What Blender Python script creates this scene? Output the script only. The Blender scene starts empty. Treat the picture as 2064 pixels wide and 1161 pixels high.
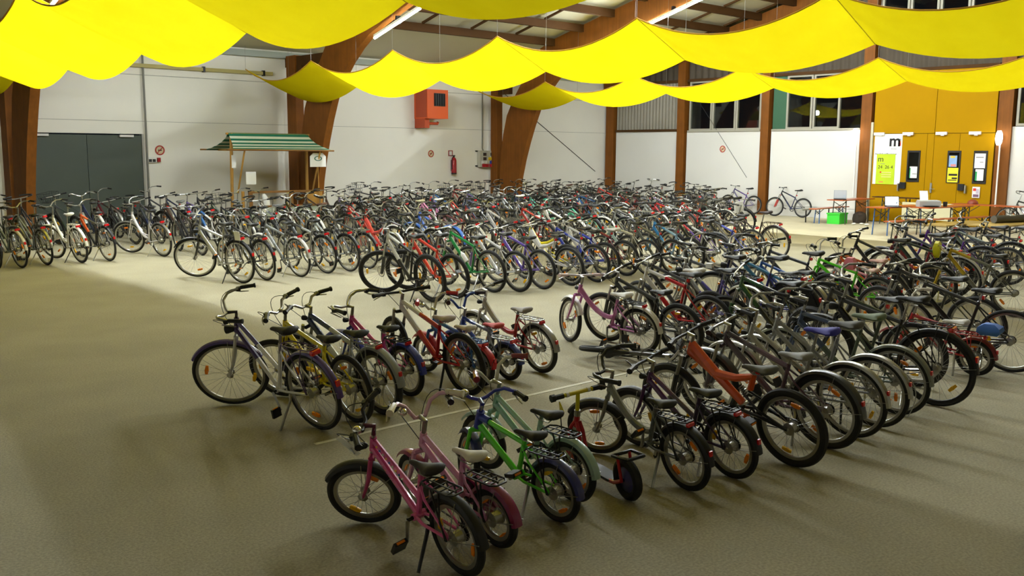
import bpy, math, random
from mathutils import Vector, Matrix, Euler
random.seed(7)
SC = bpy.context.scene
COL = SC.collection
# World frame: X runs along the left wall towards the gable, Y towards the left wall, Z up. The photographer stands at the origin.
# ------------------------------------------------------------------ camera
F_PX, CAM_H, HOR, ROLL = 1900.0, 2.2, 305.0, 0.006
pit = math.atan((580.5 - HOR) / F_PX)
ca, sa = math.cos(math.radians(48)), math.sin(math.radians(48))
def c2h(x, y, z): return Vector((sa * x + ca * y, -ca * x + sa * y, z))
_fw, _r = Vector((0, math.cos(pit), -math.sin(pit))), Vector((1, 0, 0))
_u = _r.cross(_fw)
_R = _r * math.cos(ROLL) + _u * math.sin(ROLL); _U = _u * math.cos(ROLL) - _r * math.sin(ROLL)
_fw, _R, _U = c2h(*_fw), c2h(*_R), c2h(*_U)
cd = bpy.data.cameras.new('camera'); cam = bpy.data.objects.new('camera', cd); COL.objects.link(cam)
cd.sensor_width = 36.0; cd.lens = F_PX / 2064 * 36.0; cd.clip_end = 200
m3 = Matrix((_R, _U, -_fw)).transposed()
cam.matrix_world = Matrix.Translation((0, 0, CAM_H)) @ m3.to_4x4()
SC.camera = cam
# ------------------------------------------------------------------ world, exposure
wd = bpy.data.worlds.new('night'); SC.world = wd; wd.use_nodes = True
wd.node_tree.nodes['Background'].inputs[0].default_value = (0.02, 0.024, 0.03, 1)
wd.node_tree.nodes['Background'].inputs[1].default_value = 0.25
vs = SC.view_settings
vs.view_transform = 'Standard'; vs.look = 'None'; vs.exposure = 0.13; vs.gamma = 1.0; vs.use_curve_mapping = False
cy = SC.cycles; cy.max_bounces = 7; cy.diffuse_bounces = 4; cy.glossy_bounces = 2; cy.transmission_bounces = 4; cy.transparent_max_bounces = 8; cy.caustics_reflective = False; cy.caustics_refractive = False
cy.use_adaptive_sampling = True; cy.adaptive_threshold = .06; cy.adaptive_min_samples = 16
LAMP = 350.0          # radiance of the fluorescent tubes
# hall dimensions
WL, UG, EAVE, SLOPE, RIDGE = 27.0, 29.5, 5.15, 0.255, 8.0
UB, WR = -12.0, -11.0
BAYS = [-1.6, 6.7, 14.8, 23.2]
def roofz(w): return EAVE + SLOPE * (WL - w if w > RIDGE else w - WR)

# ------------------------------------------------------------------ materials
def lin(c):
    if isinstance(c, str):
        c = [int(c[i:i + 2], 16) / 255 for i in (0, 2, 4)]
    return tuple((x / 12.92 if x <= .04045 else ((x + .055) / 1.055) ** 2.4) for x in c)
MATS = {}
def mat(name, col, rough=.5, metal=0., var=.0, scale=8., bump=0., bscale=40., coat=0., emit=None, spec=.5):
    if name in MATS: return MATS[name]
    m = bpy.data.materials.new(name); m.use_nodes = True; MATS[name] = m
    nt = m.node_tree; b = nt.nodes['Principled BSDF']
    c = lin(col)
    b.inputs['Base Color'].default_value = (*c, 1); b.inputs['Roughness'].default_value = rough
    b.inputs['Metallic'].default_value = metal; b.inputs['Coat Weight'].default_value = coat
    b.inputs['Specular IOR Level'].default_value = spec
    if var or bump: tc = nt.nodes.new('ShaderNodeTexCoord')
    if var:
        n = nt.nodes.new('ShaderNodeTexNoise'); n.inputs['Scale'].default_value = scale; n.inputs['Detail'].default_value = 4
        nt.links.new(tc.outputs['Object'], n.inputs['Vector'])
        r = nt.nodes.new('ShaderNodeMix'); r.data_type = 'RGBA'
        r.inputs['A'].default_value = (*[x * (1 - var) for x in c], 1); r.inputs['B'].default_value = (*[min(1, x * (1 + var)) for x in c], 1)
        nt.links.new(n.outputs['Fac'], r.inputs['Factor']); nt.links.new(r.outputs['Result'], b.inputs['Base Color'])
    if bump:
        n = nt.nodes.new('ShaderNodeTexNoise'); n.inputs['Scale'].default_value = bscale; n.inputs['Detail'].default_value = 3
        nt.links.new(tc.outputs['Object'], n.inputs['Vector'])
        bp = nt.nodes.new('ShaderNodeBump'); bp.inputs['Strength'].default_value = bump; bp.inputs['Distance'].default_value = .01
        nt.links.new(n.outputs['Fac'], bp.inputs['Height']); nt.links.new(bp.outputs['Normal'], b.inputs['Normal'])
    if emit:
        b.inputs['Emission Color'].default_value = (*lin(emit[0]), 1); b.inputs['Emission Strength'].default_value = emit[1]
    return m
def paint(c): return mat('paint_' + c, c, .32, 0, .06, 30, coat=.4)
M_RUB = mat('rubber', '1b1a19', .75, var=.25, scale=20); M_BLK = mat('black_plastic', '161616', .45)
M_ALU = mat('aluminium', 'a9a8a2', .3, .85, .06, 30); M_CHR = mat('chrome', 'dcdad4', .16, 1.)
M_STEEL = mat('spoke_steel', 'a9a8a2', .3, .9); M_DKM = mat('dark_metal', '2b2b2c', .4, .6)
M_AMB = mat('amber_reflector', 'ff8a0a', .25, coat=.5); M_YEL = mat('yellow_reflector', 'ffc20a', .25, coat=.5)
M_RED = mat('red_reflector', 'd8141a', .25, coat=.5); M_WHT = mat('white_plastic', 'e9e7df', .4)
M_LEA = mat('black_leather', '131211', .48, var=.2, scale=40, bump=.1); M_PAP = mat('white_paper', 'efeee8', .8)

# ------------------------------------------------------------------ mesh building
class MB:
    def __init__(s): s.v = []; s.f = []; s.m = []
    def face(s, idx, m=0): s.f.append(idx); s.m.append(m)
    def ringv(s, pts): i = len(s.v); s.v += [tuple(p) for p in pts]; return list(range(i, i + len(pts)))
    def loft(s, rings, m=0, caps=True, closed=False):
        R = [s.ringv(r) for r in rings]; n = len(R[0]); k = len(R)
        for a in range(k if closed else k - 1):
            A, B = R[a], R[(a + 1) % k]
            for i in range(n): s.face((A[i], A[(i + 1) % n], B[(i + 1) % n], B[i]), m)
        if caps and not closed: s.face(tuple(reversed(R[0])), m); s.face(tuple(R[-1]), m)
        return s
    def tube(s, pts, r, n=8, m=0, closed=False):
        P = [Vector(p) for p in pts]; k = len(P)
        rs = r if isinstance(r, (list, tuple)) else [r] * k
        rings = []; prev = None
        for i in range(k):
            if closed: t = P[(i + 1) % k] - P[i - 1]
            else: t = P[min(i + 1, k - 1)] - P[max(i - 1, 0)]
            t = t.normalized() if t.length > 1e-9 else Vector((0, 0, 1))
            if prev is None: nrm = t.orthogonal().normalized()
            else:
                nrm = prev - t * prev.dot(t)
                nrm = nrm.normalized() if nrm.length > 1e-6 else t.orthogonal().normalized()
            prev = nrm; b = t.cross(nrm)
            rings.append([P[i] + (nrm * math.cos(2 * math.pi * j / n) + b * math.sin(2 * math.pi * j / n)) * rs[i] for j in range(n)])
        return s.loft(rings, m, True, closed)
    def box(s, c, d, m=0, M=None):
        i = len(s.v); c = Vector(c)
        for x in (-.5, .5):
            for y in (-.5, .5):
                for z in (-.5, .5):
                    p = Vector((x * d[0], y * d[1], z * d[2]))
                    if M is not None: p = M @ p
                    s.v.append(tuple(c + p))
        for q in ((0, 1, 3, 2), (4, 6, 7, 5), (0, 4, 5, 1), (2, 3, 7, 6), (0, 2, 6, 4), (1, 5, 7, 3)):
            s.face(tuple(i + k for k in q), m)
        return s
    def b2(s, lo, hi, m=0):
        return s.box([(a + b) / 2 for a, b in zip(lo, hi)], [abs(b - a) for a, b in zip(lo, hi)], m)
    def revolve(s, prof, N, m=0, a0=0., a1=None):          # closed profile [(radius, y)] about the Y axis
        rings = []; full = a1 is None
        cnt = N if full else N + 1
        for i in range(cnt):
            a = 2 * math.pi * i / N if full else a0 + (a1 - a0) * i / N
            rings.append([(r * math.cos(a), y, r * math.sin(a)) for r, y in prof])
        return s.loft(rings, m, not full, full)
    def ell(s, c, r, nu=8, nv=5, m=0):
        rings = []
        for i in range(nv + 1):
            t = -math.pi / 2 + math.pi * (i + .02 if i == 0 else i - .02 if i == nv else i) / nv
            rings.append([(c[0] + r[0] * math.cos(t) * math.cos(2 * math.pi * j / nu), c[1] + r[1] * math.cos(t) * math.sin(2 * math.pi * j / nu), c[2] + r[2] * math.sin(t)) for j in range(nu)])
        return s.loft(rings, m)
    def prism(s, pts, ax, lo, hi, m=0):                    # polygon in the two other axes, extruded along ax
        def P(p, t):
            q = [p[0], p[1]]; q.insert(ax, t); return tuple(q)
        A = s.ringv([P(p, lo) for p in pts]); B = s.ringv([P(p, hi) for p in pts]); n = len(pts)
        for i in range(n): s.face((A[i], A[(i + 1) % n], B[(i + 1) % n], B[i]), m)
        s.face(tuple(reversed(A)), m); s.face(tuple(B), m)
        return s
    def mesh(s, name, mats, smooth=False):
        me = bpy.data.meshes.new(name); me.from_pydata(s.v, [], s.f); me.update()
        for m in mats: me.materials.append(m)
        me.polygons.foreach_set('material_index', s.m)
        if smooth:
            me.polygons.foreach_set('use_smooth', [True] * len(s.f))
            try: me.set_sharp_from_angle(angle=math.radians(42))
            except Exception: pass
        return me
def obj(name, me, parent=None, loc=None, M=None):
    o = bpy.data.objects.new(name, me); COL.objects.link(o)
    if parent is not None: o.parent = parent
    if loc is not None: o.location = loc
    if M is not None: o.matrix_local = M
    return o
def tag(o, label, cat, group=None):
    o['label'] = label; o['category'] = cat
    if group: o['group'] = group
    return o
def struct(o): o['kind'] = 'structure'; return o
def empty(name, loc=(0, 0, 0), rz=0.):
    o = bpy.data.objects.new(name, None); COL.objects.link(o); o.location = loc; o.rotation_euler = (0, 0, rz); o.empty_display_size = .1; return o
def boxo(name, lo, hi, m, parent=None):
    return obj(name, MB().b2(lo, hi).mesh(name, [m]), parent)

# ------------------------------------------------------------------ room shell
M_FLOOR = mat('floor_asphalt', 'b4ab8c', .85, var=.22, scale=1.1, bump=.25, bscale=90)
def floor_material():
    m = M_FLOOR; nt = m.node_tree; b = nt.nodes['Principled BSDF']
    tc = nt.nodes.new('ShaderNodeTexCoord')
    n = nt.nodes.new('ShaderNodeTexNoise'); n.inputs['Scale'].default_value = 60; n.inputs['Detail'].default_value = 5
    nt.links.new(tc.outputs['Object'], n.inputs['Vector'])
    mx = nt.nodes.new('ShaderNodeMix'); mx.data_type = 'RGBA'; mx.blend_type = 'MULTIPLY'; mx.inputs['Factor'].default_value = .55
    src = b.inputs['Base Color'].links[0].from_socket
    rp = nt.nodes.new('ShaderNodeValToRGB'); rp.color_ramp.elements[0].position = .35; rp.color_ramp.elements[0].color = (.45, .45, .45, 1); rp.color_ramp.elements[1].position = .65
    nt.links.new(n.outputs['Fac'], rp.inputs[0]); nt.links.new(src, mx.inputs['A']); nt.links.new(rp.outputs[0], mx.inputs['B'])
    # floor colour steps to a lighter tone along X towards the gable gate
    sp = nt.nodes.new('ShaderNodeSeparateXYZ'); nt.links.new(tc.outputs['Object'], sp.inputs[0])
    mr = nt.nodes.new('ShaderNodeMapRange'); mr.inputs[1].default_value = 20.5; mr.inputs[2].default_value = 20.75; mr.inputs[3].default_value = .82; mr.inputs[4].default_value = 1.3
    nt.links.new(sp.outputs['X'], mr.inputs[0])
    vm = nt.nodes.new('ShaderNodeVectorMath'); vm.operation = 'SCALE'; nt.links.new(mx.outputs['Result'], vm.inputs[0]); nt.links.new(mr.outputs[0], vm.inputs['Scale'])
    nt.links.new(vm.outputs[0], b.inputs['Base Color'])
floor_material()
M_WALL = mat('wall_plaster', 'f2efe2', .9, var=.05, scale=.7, bump=.1, bscale=30)
M_WALL2 = mat('gable_white', 'dbd8cf', .9, var=.04, scale=.8)
M_WOOD = mat('glulam', '8a5216', .65, var=.25, scale=3, spec=.25); M_WOODD = mat('roof_timber', '4c3218', .8, var=.25, scale=3, spec=.15)
M_ROOF = mat('roof_panel', 'cbc6ae', .85, var=.08, scale=.6); M_GREY = mat('trim_grey', 'a4aca2', .7)
def wood_grain(m, ax=2, sc=18.):
    nt = m.node_tree; b = nt.nodes['Principled BSDF']; tc = nt.nodes.new('ShaderNodeTexCoord'); mp = nt.nodes.new('ShaderNodeMapping')
    s = [sc, sc, sc]; s[ax] = sc * .04; mp.inputs['Scale'].default_value = s
    n = nt.nodes.new('ShaderNodeTexNoise'); n.inputs['Scale'].default_value = 1; n.inputs['Detail'].default_value = 4
    mx = nt.nodes.new('ShaderNodeMix'); mx.data_type = 'RGBA'; mx.blend_type = 'MULTIPLY'; mx.inputs['Factor'].default_value = .45
    src = b.inputs['Base Color'].links[0].from_socket
    nt.links.new(tc.outputs['Object'], mp.inputs['Vector']); nt.links.new(mp.outputs[0], n.inputs['Vector'])
    nt.links.new(src, mx.inputs['A']); nt.links.new(n.outputs['Fac'], mx.inputs['B']); nt.links.new(mx.outputs['Result'], b.inputs['Base Color'])
wood_grain(M_WOOD)

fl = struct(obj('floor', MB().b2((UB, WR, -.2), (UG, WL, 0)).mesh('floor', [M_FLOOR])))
# painted line on the floor and paper scraps
M_LINE = mat('floor_paint', 'cfcab4', .8, var=.25, scale=9)
ln = struct(obj('trim_1', MB().b2((3.5, 6.08, 0.0), (12.5, 6.125, .003)).mesh('line', [M_LINE])))
# left wall with door opening
DZ = 2.62; D0, D1 = 7.2, 10.28
wl = struct(empty('wall_left'))
def wallbox(name, lo, hi, m=M_WALL, par=None): return obj(name, MB().b2(lo, hi).mesh(name, [m]), par)
SEAM = 2.97
edges = [UB, -1.5, 6.8, 15.0, 23.3, UG + .25]
for i in range(len(edges) - 1):
    a, b = edges[i] + .006, edges[i + 1] - .006
    wallbox('wall_panel', (a, WL, SEAM + .008), (b, WL + .25, 4.25), par=wl); wallbox('wall_panel', (a, WL, 4.262), (b, WL + .25, EAVE + .1), par=wl)
    if a < D0 < b:
        wallbox('wall_panel', (a, WL, 0), (D0, WL + .25, SEAM), par=wl); wallbox('wall_panel', (D1, WL, 0), (b, WL + .25, SEAM), par=wl)
        wallbox('lintel_panel', (D0, WL, DZ), (D1, WL + .25, SEAM), par=wl)
    else: wallbox('wall_panel', (a, WL, 0), (b, WL + .25, SEAM), par=wl)
obj('backing', MB().b2((UB, WL + .03, SEAM - .02), (UG, WL + .2, EAVE)).mesh('backing', [mat('joint', '6d6b62', .9)]), wl)
struct(boxo('trim_2', (UB, WL - .14, EAVE - .16), (UG, WL, EAVE + .02), M_GREY))
tb = obj('trim_3', MB().b2((UB, WL - .1, 4.46), (14.3, WL, 4.56)).mesh('tube', [mat('pale_yellow_rail', 'b9ac6a', .6)])); struct(tb)
for x in (8.6, 12.1, 14.0): obj('clip', MB().b2((x - .03, WL - .12, 4.43), (x + .03, WL, 4.59)).mesh('clip', [M_DKM]), tb)
# grey double door in the left wall
dr = struct(empty('door_1', (0, 0, 0)))
M_GDOOR = mat('grey_door', '4c554c', .6, var=.08, scale=2)
dm = (D0 + D1) / 2
for a, b in ((D0 + .06, dm - .006), (dm + .006, D1 - .06)):
    boxo('door_leaf', (a, WL + .03, .02), (b, WL + .09, DZ - .04), M_GDOOR, dr)
for a, b in ((D0, D0 + .05), (D1 - .05, D1)): boxo('jamb', (a, WL - .01, 0), (b, WL + .2, DZ), mat('jamb_grey', 'b3b1a6', .7), dr)
for x in (D0 + .4, D1 - .45): boxo('door_closer', (x - .22, WL - .05, DZ - .09), (x + .16, WL + .03, DZ - .03), M_WHT, dr)
# gable wall
wg = struct(empty('wall_gable'))
SILL = 3.0
M_YDOOR = mat('yellow_door', 'ab8000', .8, var=.05, scale=1.5, spec=.12)
GC = [(26.94, 26.4), (23.25, 22.78), (19.5, 19.06), (15.66, 15.3), (11.38, 10.98), (7.2, 6.8), (2.9, 2.5), (-1.5, -1.9), (-6, -6.4)]
DL, DR_, DTOP = 15.22, 11.44, 4.75
for i in range(len(GC) - 1):
    a, b = GC[i][1], GC[i + 1][0]
    if i == 3: continue
    boxo('wall_panel', (UG, b, .36), (UG + .2, a, SILL), M_WALL2, wg)
    boxo('plinth_panel', (UG, b, 0), (UG + .2, a, .352), M_WALL2, wg)
for i, (a, b) in enumerate(GC):
    boxo('column', (UG - .09, b + (.08 if i < 3 else 0), 0), (UG + .2, a - (.04 if i < 3 else 0), roofz((a + b) / 2) - .2), M_WOOD, wg)
# corrugated sheets
M_CORR = mat('corrugated_sheet', '8b8474', .6, var=.12, scale=3); M_CORRD = mat('dark_cladding', '4a4032', .8, var=.2, scale=2)
def corr(name, w0, w1, z0, z1, m, par, amp=.022, pitch=.16):
    mb = MB(); n = max(2, int((w1 - w0) / pitch * 6)); z0 = z0 if callable(z0) else (lambda w, q=z0: q); z1 = z1 if callable(z1) else (lambda w, q=z1: q)
    a = []; b = []
    for i in range(n + 1):
        w = w0 + (w1 - w0) * i / n; x = UG + .06 + amp * math.sin(2 * math.pi * (w - w0) / pitch)
        a.append((x, w, z0(w))); b.append((x, w, z1(w)))
    A = mb.ringv(a); B = mb.ringv(b)
    for i in range(n): mb.face((A[i + 1], A[i], B[i], B[i + 1]))
    return obj(name, mb.mesh(name, [m], True), par)
corr('corrugated_panel', 23.25, 26.4, SILL + .08, 4.9, M_CORR, wg)
boxo('rail', (UG - .06, 23.25, SILL), (UG + .15, 26.4, SILL + .09), M_WOODD, wg)
for a, b in ((26.4, 23.25), (22.78, 19.5), (19.06, 15.66), (15.3, 11.38), (10.98, 7.2), (6.8, 2.9), (2.5, -1.5), (-1.9, -6)):
    if a == 15.3: continue
    z = 4.9
    corr('upper_cladding', b, a, z, lambda w: roofz(w) + .05, M_CORRD, wg, .03, .3)
    boxo('rail', (UG - .05, b, z - .05), (UG + .15, a, z + .05), M_WOODD, wg)
corr('upper_cladding', DR_, DL, 4.8, 6.15, M_CORRD, wg, .03, .3)
corr('upper_cladding', DR_, DL, 7.9, lambda w: roofz(w) + .05, M_CORRD, wg, .03, .3)
# glass
def glass():
    m = bpy.data.materials.new('night_glass'); m.use_nodes = True; nt = m.node_tree; nt.nodes.clear()
    o = nt.nodes.new('ShaderNodeOutputMaterial'); t = nt.nodes.new('ShaderNodeBsdfTransparent'); t.inputs[0].default_value = (.8, .85, .82, 1)
    g = nt.nodes.new('ShaderNodeBsdfGlossy'); g.inputs['Roughness'].default_value = .03; mx = nt.nodes.new('ShaderNodeMixShader'); fr = nt.nodes.new('ShaderNodeFresnel'); fr.inputs[0].default_value = 1.5
    nt.links.new(fr.outputs[0], mx.inputs[0]); nt.links.new(t.outputs[0], mx.inputs[1]); nt.links.new(g.outputs[0], mx.inputs[2]); nt.links.new(mx.outputs[0], o.inputs[0]); return m
M_GLASS = glass(); M_FRAME = mat('window_frame', 'a09b8a', .6)
def window(name, w_list, z0, z1, x0=UG + .0, fr=.07):
    w = struct(empty(name))
    for a, b in w_list:       # a > b
        for lo, hi in (((x0, b, z0), (x0 + .1, b + fr, z1)), ((x0, a - fr, z0), (x0 + .1, a, z1)), ((x0, b + fr, z0), (x0 + .1, a - fr, z0 + fr)), ((x0, b + fr, z1 - fr), (x0 + .1, a - fr, z1))):
            boxo('frame_bar', lo, hi, M_FRAME, w)
        boxo('pane', (x0 + .04, b + fr, z0 + fr), (x0 + .05, a - fr, z1 - fr), M_GLASS, w)
    return w
w1 = window('window_1', [(22.7, 21.66), (21.64, 20.6), (20.58, 19.52)], SILL + .02, 4.86)
w2 = window('window_2', [(18.5, 17.5), (17.47, 16.48)], SILL + .02, 4.86)
boxo('green_panel', (UG + .03, 18.5, SILL + .02), (UG + .08, 19.04, 4.86), mat('green_board', '2f5a3d', .6), w2)
boxo('pane', (UG + .04, 15.68, SILL + .02), (UG + .05, 16.46, 4.86), M_GLASS, w2)
for n_, a in (('window_3', 10.9), ('window_4', 6.7)): window(n_, [(a, a - 1.15), (a - 1.2, a - 2.3), (a - 2.35, a - 3.5)], SILL + .02, 4.86)
w5 = window('window_5', [(15.2, 14.3), (14.27, 13.37), (13.34, 12.44), (12.41, 11.5)], 6.2, 7.85)
boxo('sill_ledge', (UG - .05, 15.7, SILL - .03), (UG + .12, 19.04, SILL + .03), M_FRAME, w2)
boxo('sill_ledge', (UG - .05, 19.52, SILL - .03), (UG + .12, 22.74, SILL + .03), M_FRAME, w1)
# night outside: dark yard ground and a street lamp seen through the glass
yard = struct(obj('ground_outside', MB().b2((UG + .4, -25, -.3), (UG + 60, 50, -.1)).mesh('yard', [mat('yard_asphalt', '20221f', .9)])))
sl = empty('street_lamp', (49., 28.75, .25))
obj('pole', MB().tube([(0, 0, -.35), (0, 0, 4.1)], [.08, .05], 8).mesh('pole', [M_DKM], True), sl)
obj('lamp_head', MB().ell((0, 0, 4.2), (.13, .13, .14), 12, 8).mesh('head', [mat('lamp_glow', 'f4fff8', .4, emit=('f2fff6', 30.))], True), sl)
tag(sl, 'white glowing street lamp outside, seen through the dark window', 'street lamp')
# yellow gate
dy = struct(empty('door_2'))
mid = (DL + DR_) / 2 - .1
for a, b in ((DL, mid + .008), (mid - .008, DR_)):
    boxo('upper_leaf', (UG - .03, b, 2.835), (UG + .05, a, DTOP), M_YDOOR, dy)
wm = [DL, 13.45, mid, 12.45, DR_]
for i in range(4): boxo('door_leaf', (UG - .03, wm[i + 1] + .006, .02), (UG + .05, wm[i] - .006, 2.82), M_YDOOR, dy)
boxo('jamb', (UG - .08, DL, 0), (UG + .1, DL + .1, 3.2), mat('pale_steel', 'b9b29a', .5), dy)
boxo('header_panel', (UG - .05, DR_, DTOP), (UG + .1, DL, 4.85), M_WOODD, dy)
M_WIN = mat('window_black', '17120e', .35); gz = UG - .04
wins = [(14.04, 13.63), (12.78, 12.38), (12.0, 11.6)]
for a, b in wins:
    f = boxo('vision_panel', (gz - .015, b, 1.32), (gz + .02, a, 2.3), M_WIN, dy)
    boxo('pane', (gz - .02, b + .05, 1.38), (gz - .016, a - .05, 2.24), mat('dark_pane', '0d0f0d', .08), f)
for a in (15.0, 14.05, 13.0, 12.0):
    c = obj('door_closer', MB().b2((gz - .07, a - .17, 2.78), (gz, a + .17, 2.87)).b2((gz - .05, a - .08, 2.75), (gz - .02, a + .02, 2.78)).mesh('closer', [M_WHT]), dy)
for a in (14.12, 12.3):
    k = boxo('lock_box', (gz - .08, a - .09, 1.1), (gz, a + .09, 1.3), M_DKM, dy)
    boxo('handle', (gz - .09, a + .12 if a > 13 else a - .16, 1.02), (gz, a + .16 if a > 13 else a - .12, 1.26), M_ALU, dy)
k = boxo('handle_plate', (gz - .02, mid - .03, 1.0), (gz, mid + .03, 1.3), M_ALU, dy); obj('handle', MB().tube([(gz - .02, mid, 1.12), (gz - .08, mid, 1.12), (gz - .08, mid - .14, 1.12)], .012).mesh('h', [M_ALU], True), dy)
# other two sides of the hall
wr = struct(boxo('wall_right', (UB, WR - .2, 0), (UG, WR, EAVE + .1), M_WALL)); wb = struct(obj('wall_back', MB().prism([(WR, 0), (WL, 0), (WL, EAVE), (RIDGE, 10.1), (WR, EAVE)], 0, UB - .2, UB).mesh('wb', [M_WALL])))
# roof: sheathing, purlins, battens
rf = struct(empty('ceiling'))
mb = MB(); zt = roofz(RIDGE + .001)
mb.prism([(WL + .3, EAVE + .0), (RIDGE, zt + .08), (WR - .3, EAVE + .0), (WR - .3, EAVE + .2), (RIDGE, zt + .28), (WL + .3, EAVE + .2)], 0, UB, UG + .3)
obj('sheathing', mb.mesh('sheathing', [M_ROOF]), rf)
pw = [23.6 - 1.35 * i for i in range(12)]
pm = MB().box((0, 0, 0), (1, .14, .24)).mesh('purlin', [M_WOODD])
for w in pw:
    if w < RIDGE: continue
    o = obj('purlin', pm, rf, ((UB + UG) / 2, w, roofz(w) - .14)); o.scale = (UG - UB, 1, 1)
bm_ = MB().box((0, 0, 0), (.07, 1.2 * math.hypot(1, SLOPE), .06), 0, Euler((-math.atan(SLOPE), 0, 0)).to_matrix()).mesh('batten', [M_WOODD])
for i in range(len(pw) - 1):
    if pw[i + 1] < RIDGE: continue
    for k in range(22):
        u = UB + 1.0 + 1.9 * k
        if u < UG: obj('batten', bm_, rf, (u, (pw[i] + pw[i + 1]) / 2, roofz((pw[i] + pw[i + 1]) / 2) - .03))
# arches with wall posts
INN = [(25.2, 0), (25.09, 1.07), (24.8, 2.1), (24.47, 2.95), (24.1, 3.7), (23.53, 4.39), (22.9, 4.9), (22.24, 5.3), (21.4, 5.62)]
OUT = [(26.1, 0), (26.08, 1.5), (26.0, 2.4), (25.75, 3.4), (25.3, 4.15), (24.85, 4.7), (24.4, 5.25)]
SH = {-1.6: 0., 6.7: -.1, 14.8: 0., 23.2: .28}
for u in BAYS:
    s = SH[u]; t = struct(empty('beam_arch', (u, 0, 0)))
    inn = [(w + s, z) for w, z in INN]; w = inn[-1][0]
    while w > RIDGE + 1.2: w -= 1.5; inn.append((w, roofz(w) - .88))
    inn.append((RIDGE, roofz(RIDGE + .01) - .85))
    out = [(w + s, z) for w, z in OUT] + [(23.9 + s, roofz(23.9 + s) - .03), (20, roofz(20) - .03), (14, roofz(14) - .03), (RIDGE, roofz(RIDGE + .01) - .03)]
    mb = MB()
    # quads between inner and outer, resampled by fraction
    def resamp(c, n):
        L = [0]
        for a, b in zip(c, c[1:]): L.append(L[-1] + math.hypot(b[0] - a[0], b[1] - a[1]))
        r = []
        for i in range(n):
            d = L[-1] * i / (n - 1); j = max(k for k in range(len(L)) if L[k] <= d + 1e-9); j = min(j, len(c) - 2)
            q = (d - L[j]) / (L[j + 1] - L[j]); r.append((c[j][0] + (c[j + 1][0] - c[j][0]) * q, c[j][1] + (c[j + 1][1] - c[j][1]) * q))
        return r
    A, B = resamp(inn, 34), resamp(out, 34)
    mb.loft([[(-.11, a[0], a[1]), (.11, a[0], a[1]), (.11, b[0], b[1]), (-.11, b[0], b[1])] for a, b in zip(A, B)])
    arch = obj('arch_rib', mb.mesh('arch', [M_WOOD], True), t)
    # mirrored half on the other side of the ridge
    mb = MB(); mir = lambda p: (2 * RIDGE - p[0], p[1])
    mb.loft([[(.11, *mir(a)), (-.11, *mir(a)), (-.11, *mir(b)), (.11, *mir(b))] for a, b in zip(A, B)])
    obj('arch_rib', mb.mesh('arch', [M_WOOD], True), t)
    boxo('wall_post', (-.13, 26.2 if u < 20 else 26.5, 0), (.13, 26.75 if u < 20 else 26.85, 5.05), M_WOOD, t)
    boxo('eave_beam', (-.08, 24.6 + s, 4.72), (.08, 26.9, 5.02), M_WOODD, t)
    boxo('eave_beam', (-.09, 25.9, 4.25), (.09, 26.6, 4.75), M_WOODD, t)
gr = struct(empty('beam_gable'))
for (a, b) in ((26.9, RIDGE),): 
    mb = MB(); mb.loft([[(UG - .25, w, roofz(w) - .55), (UG - .05, w, roofz(w) - .55), (UG - .05, w, roofz(w) - .04), (UG - .25, w, roofz(w) - .04)] for w in (26.9, 20, 14, RIDGE + .01)]); obj('rafter', mb.mesh('rafter', [M_WOOD]), gr)
def thin(name, pts, r, m, label, cat, group=None):
    o = obj(name, MB().tube(pts, r, 5).mesh(name, [m], True)); return tag(o, label, cat, group)
thin('bracing_cable', [(23.4, 26.985, 4.6), (28.9, 26.985, 1.4)], .012, M_DKM, 'dark bracing cable running down the white wall beside the corner column', 'cable')
thin('bracing_cable', [(29.49, 22.5, 4.4), (29.49, 20.0, 1.3)], .008, M_DKM, 'thin bracing cable crossing the window and gable wall', 'cable')
thin('downpipe', [(10.33, 26.93, 5.0), (10.33, 26.93, .02)], .03, mat('pipe_grey', '7f7d74', .6), 'grey downpipe on the white wall beside the grey double door', 'pipe')
thin('cable_conduit', [(22.75, 26.95, 4.9), (22.75, 26.95, 2.3), (22.8, 26.95, 2.2)], .025, mat('pipe_grey', '7f7d74', .6), 'grey conduit dropping to the power socket box', 'conduit')

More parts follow.
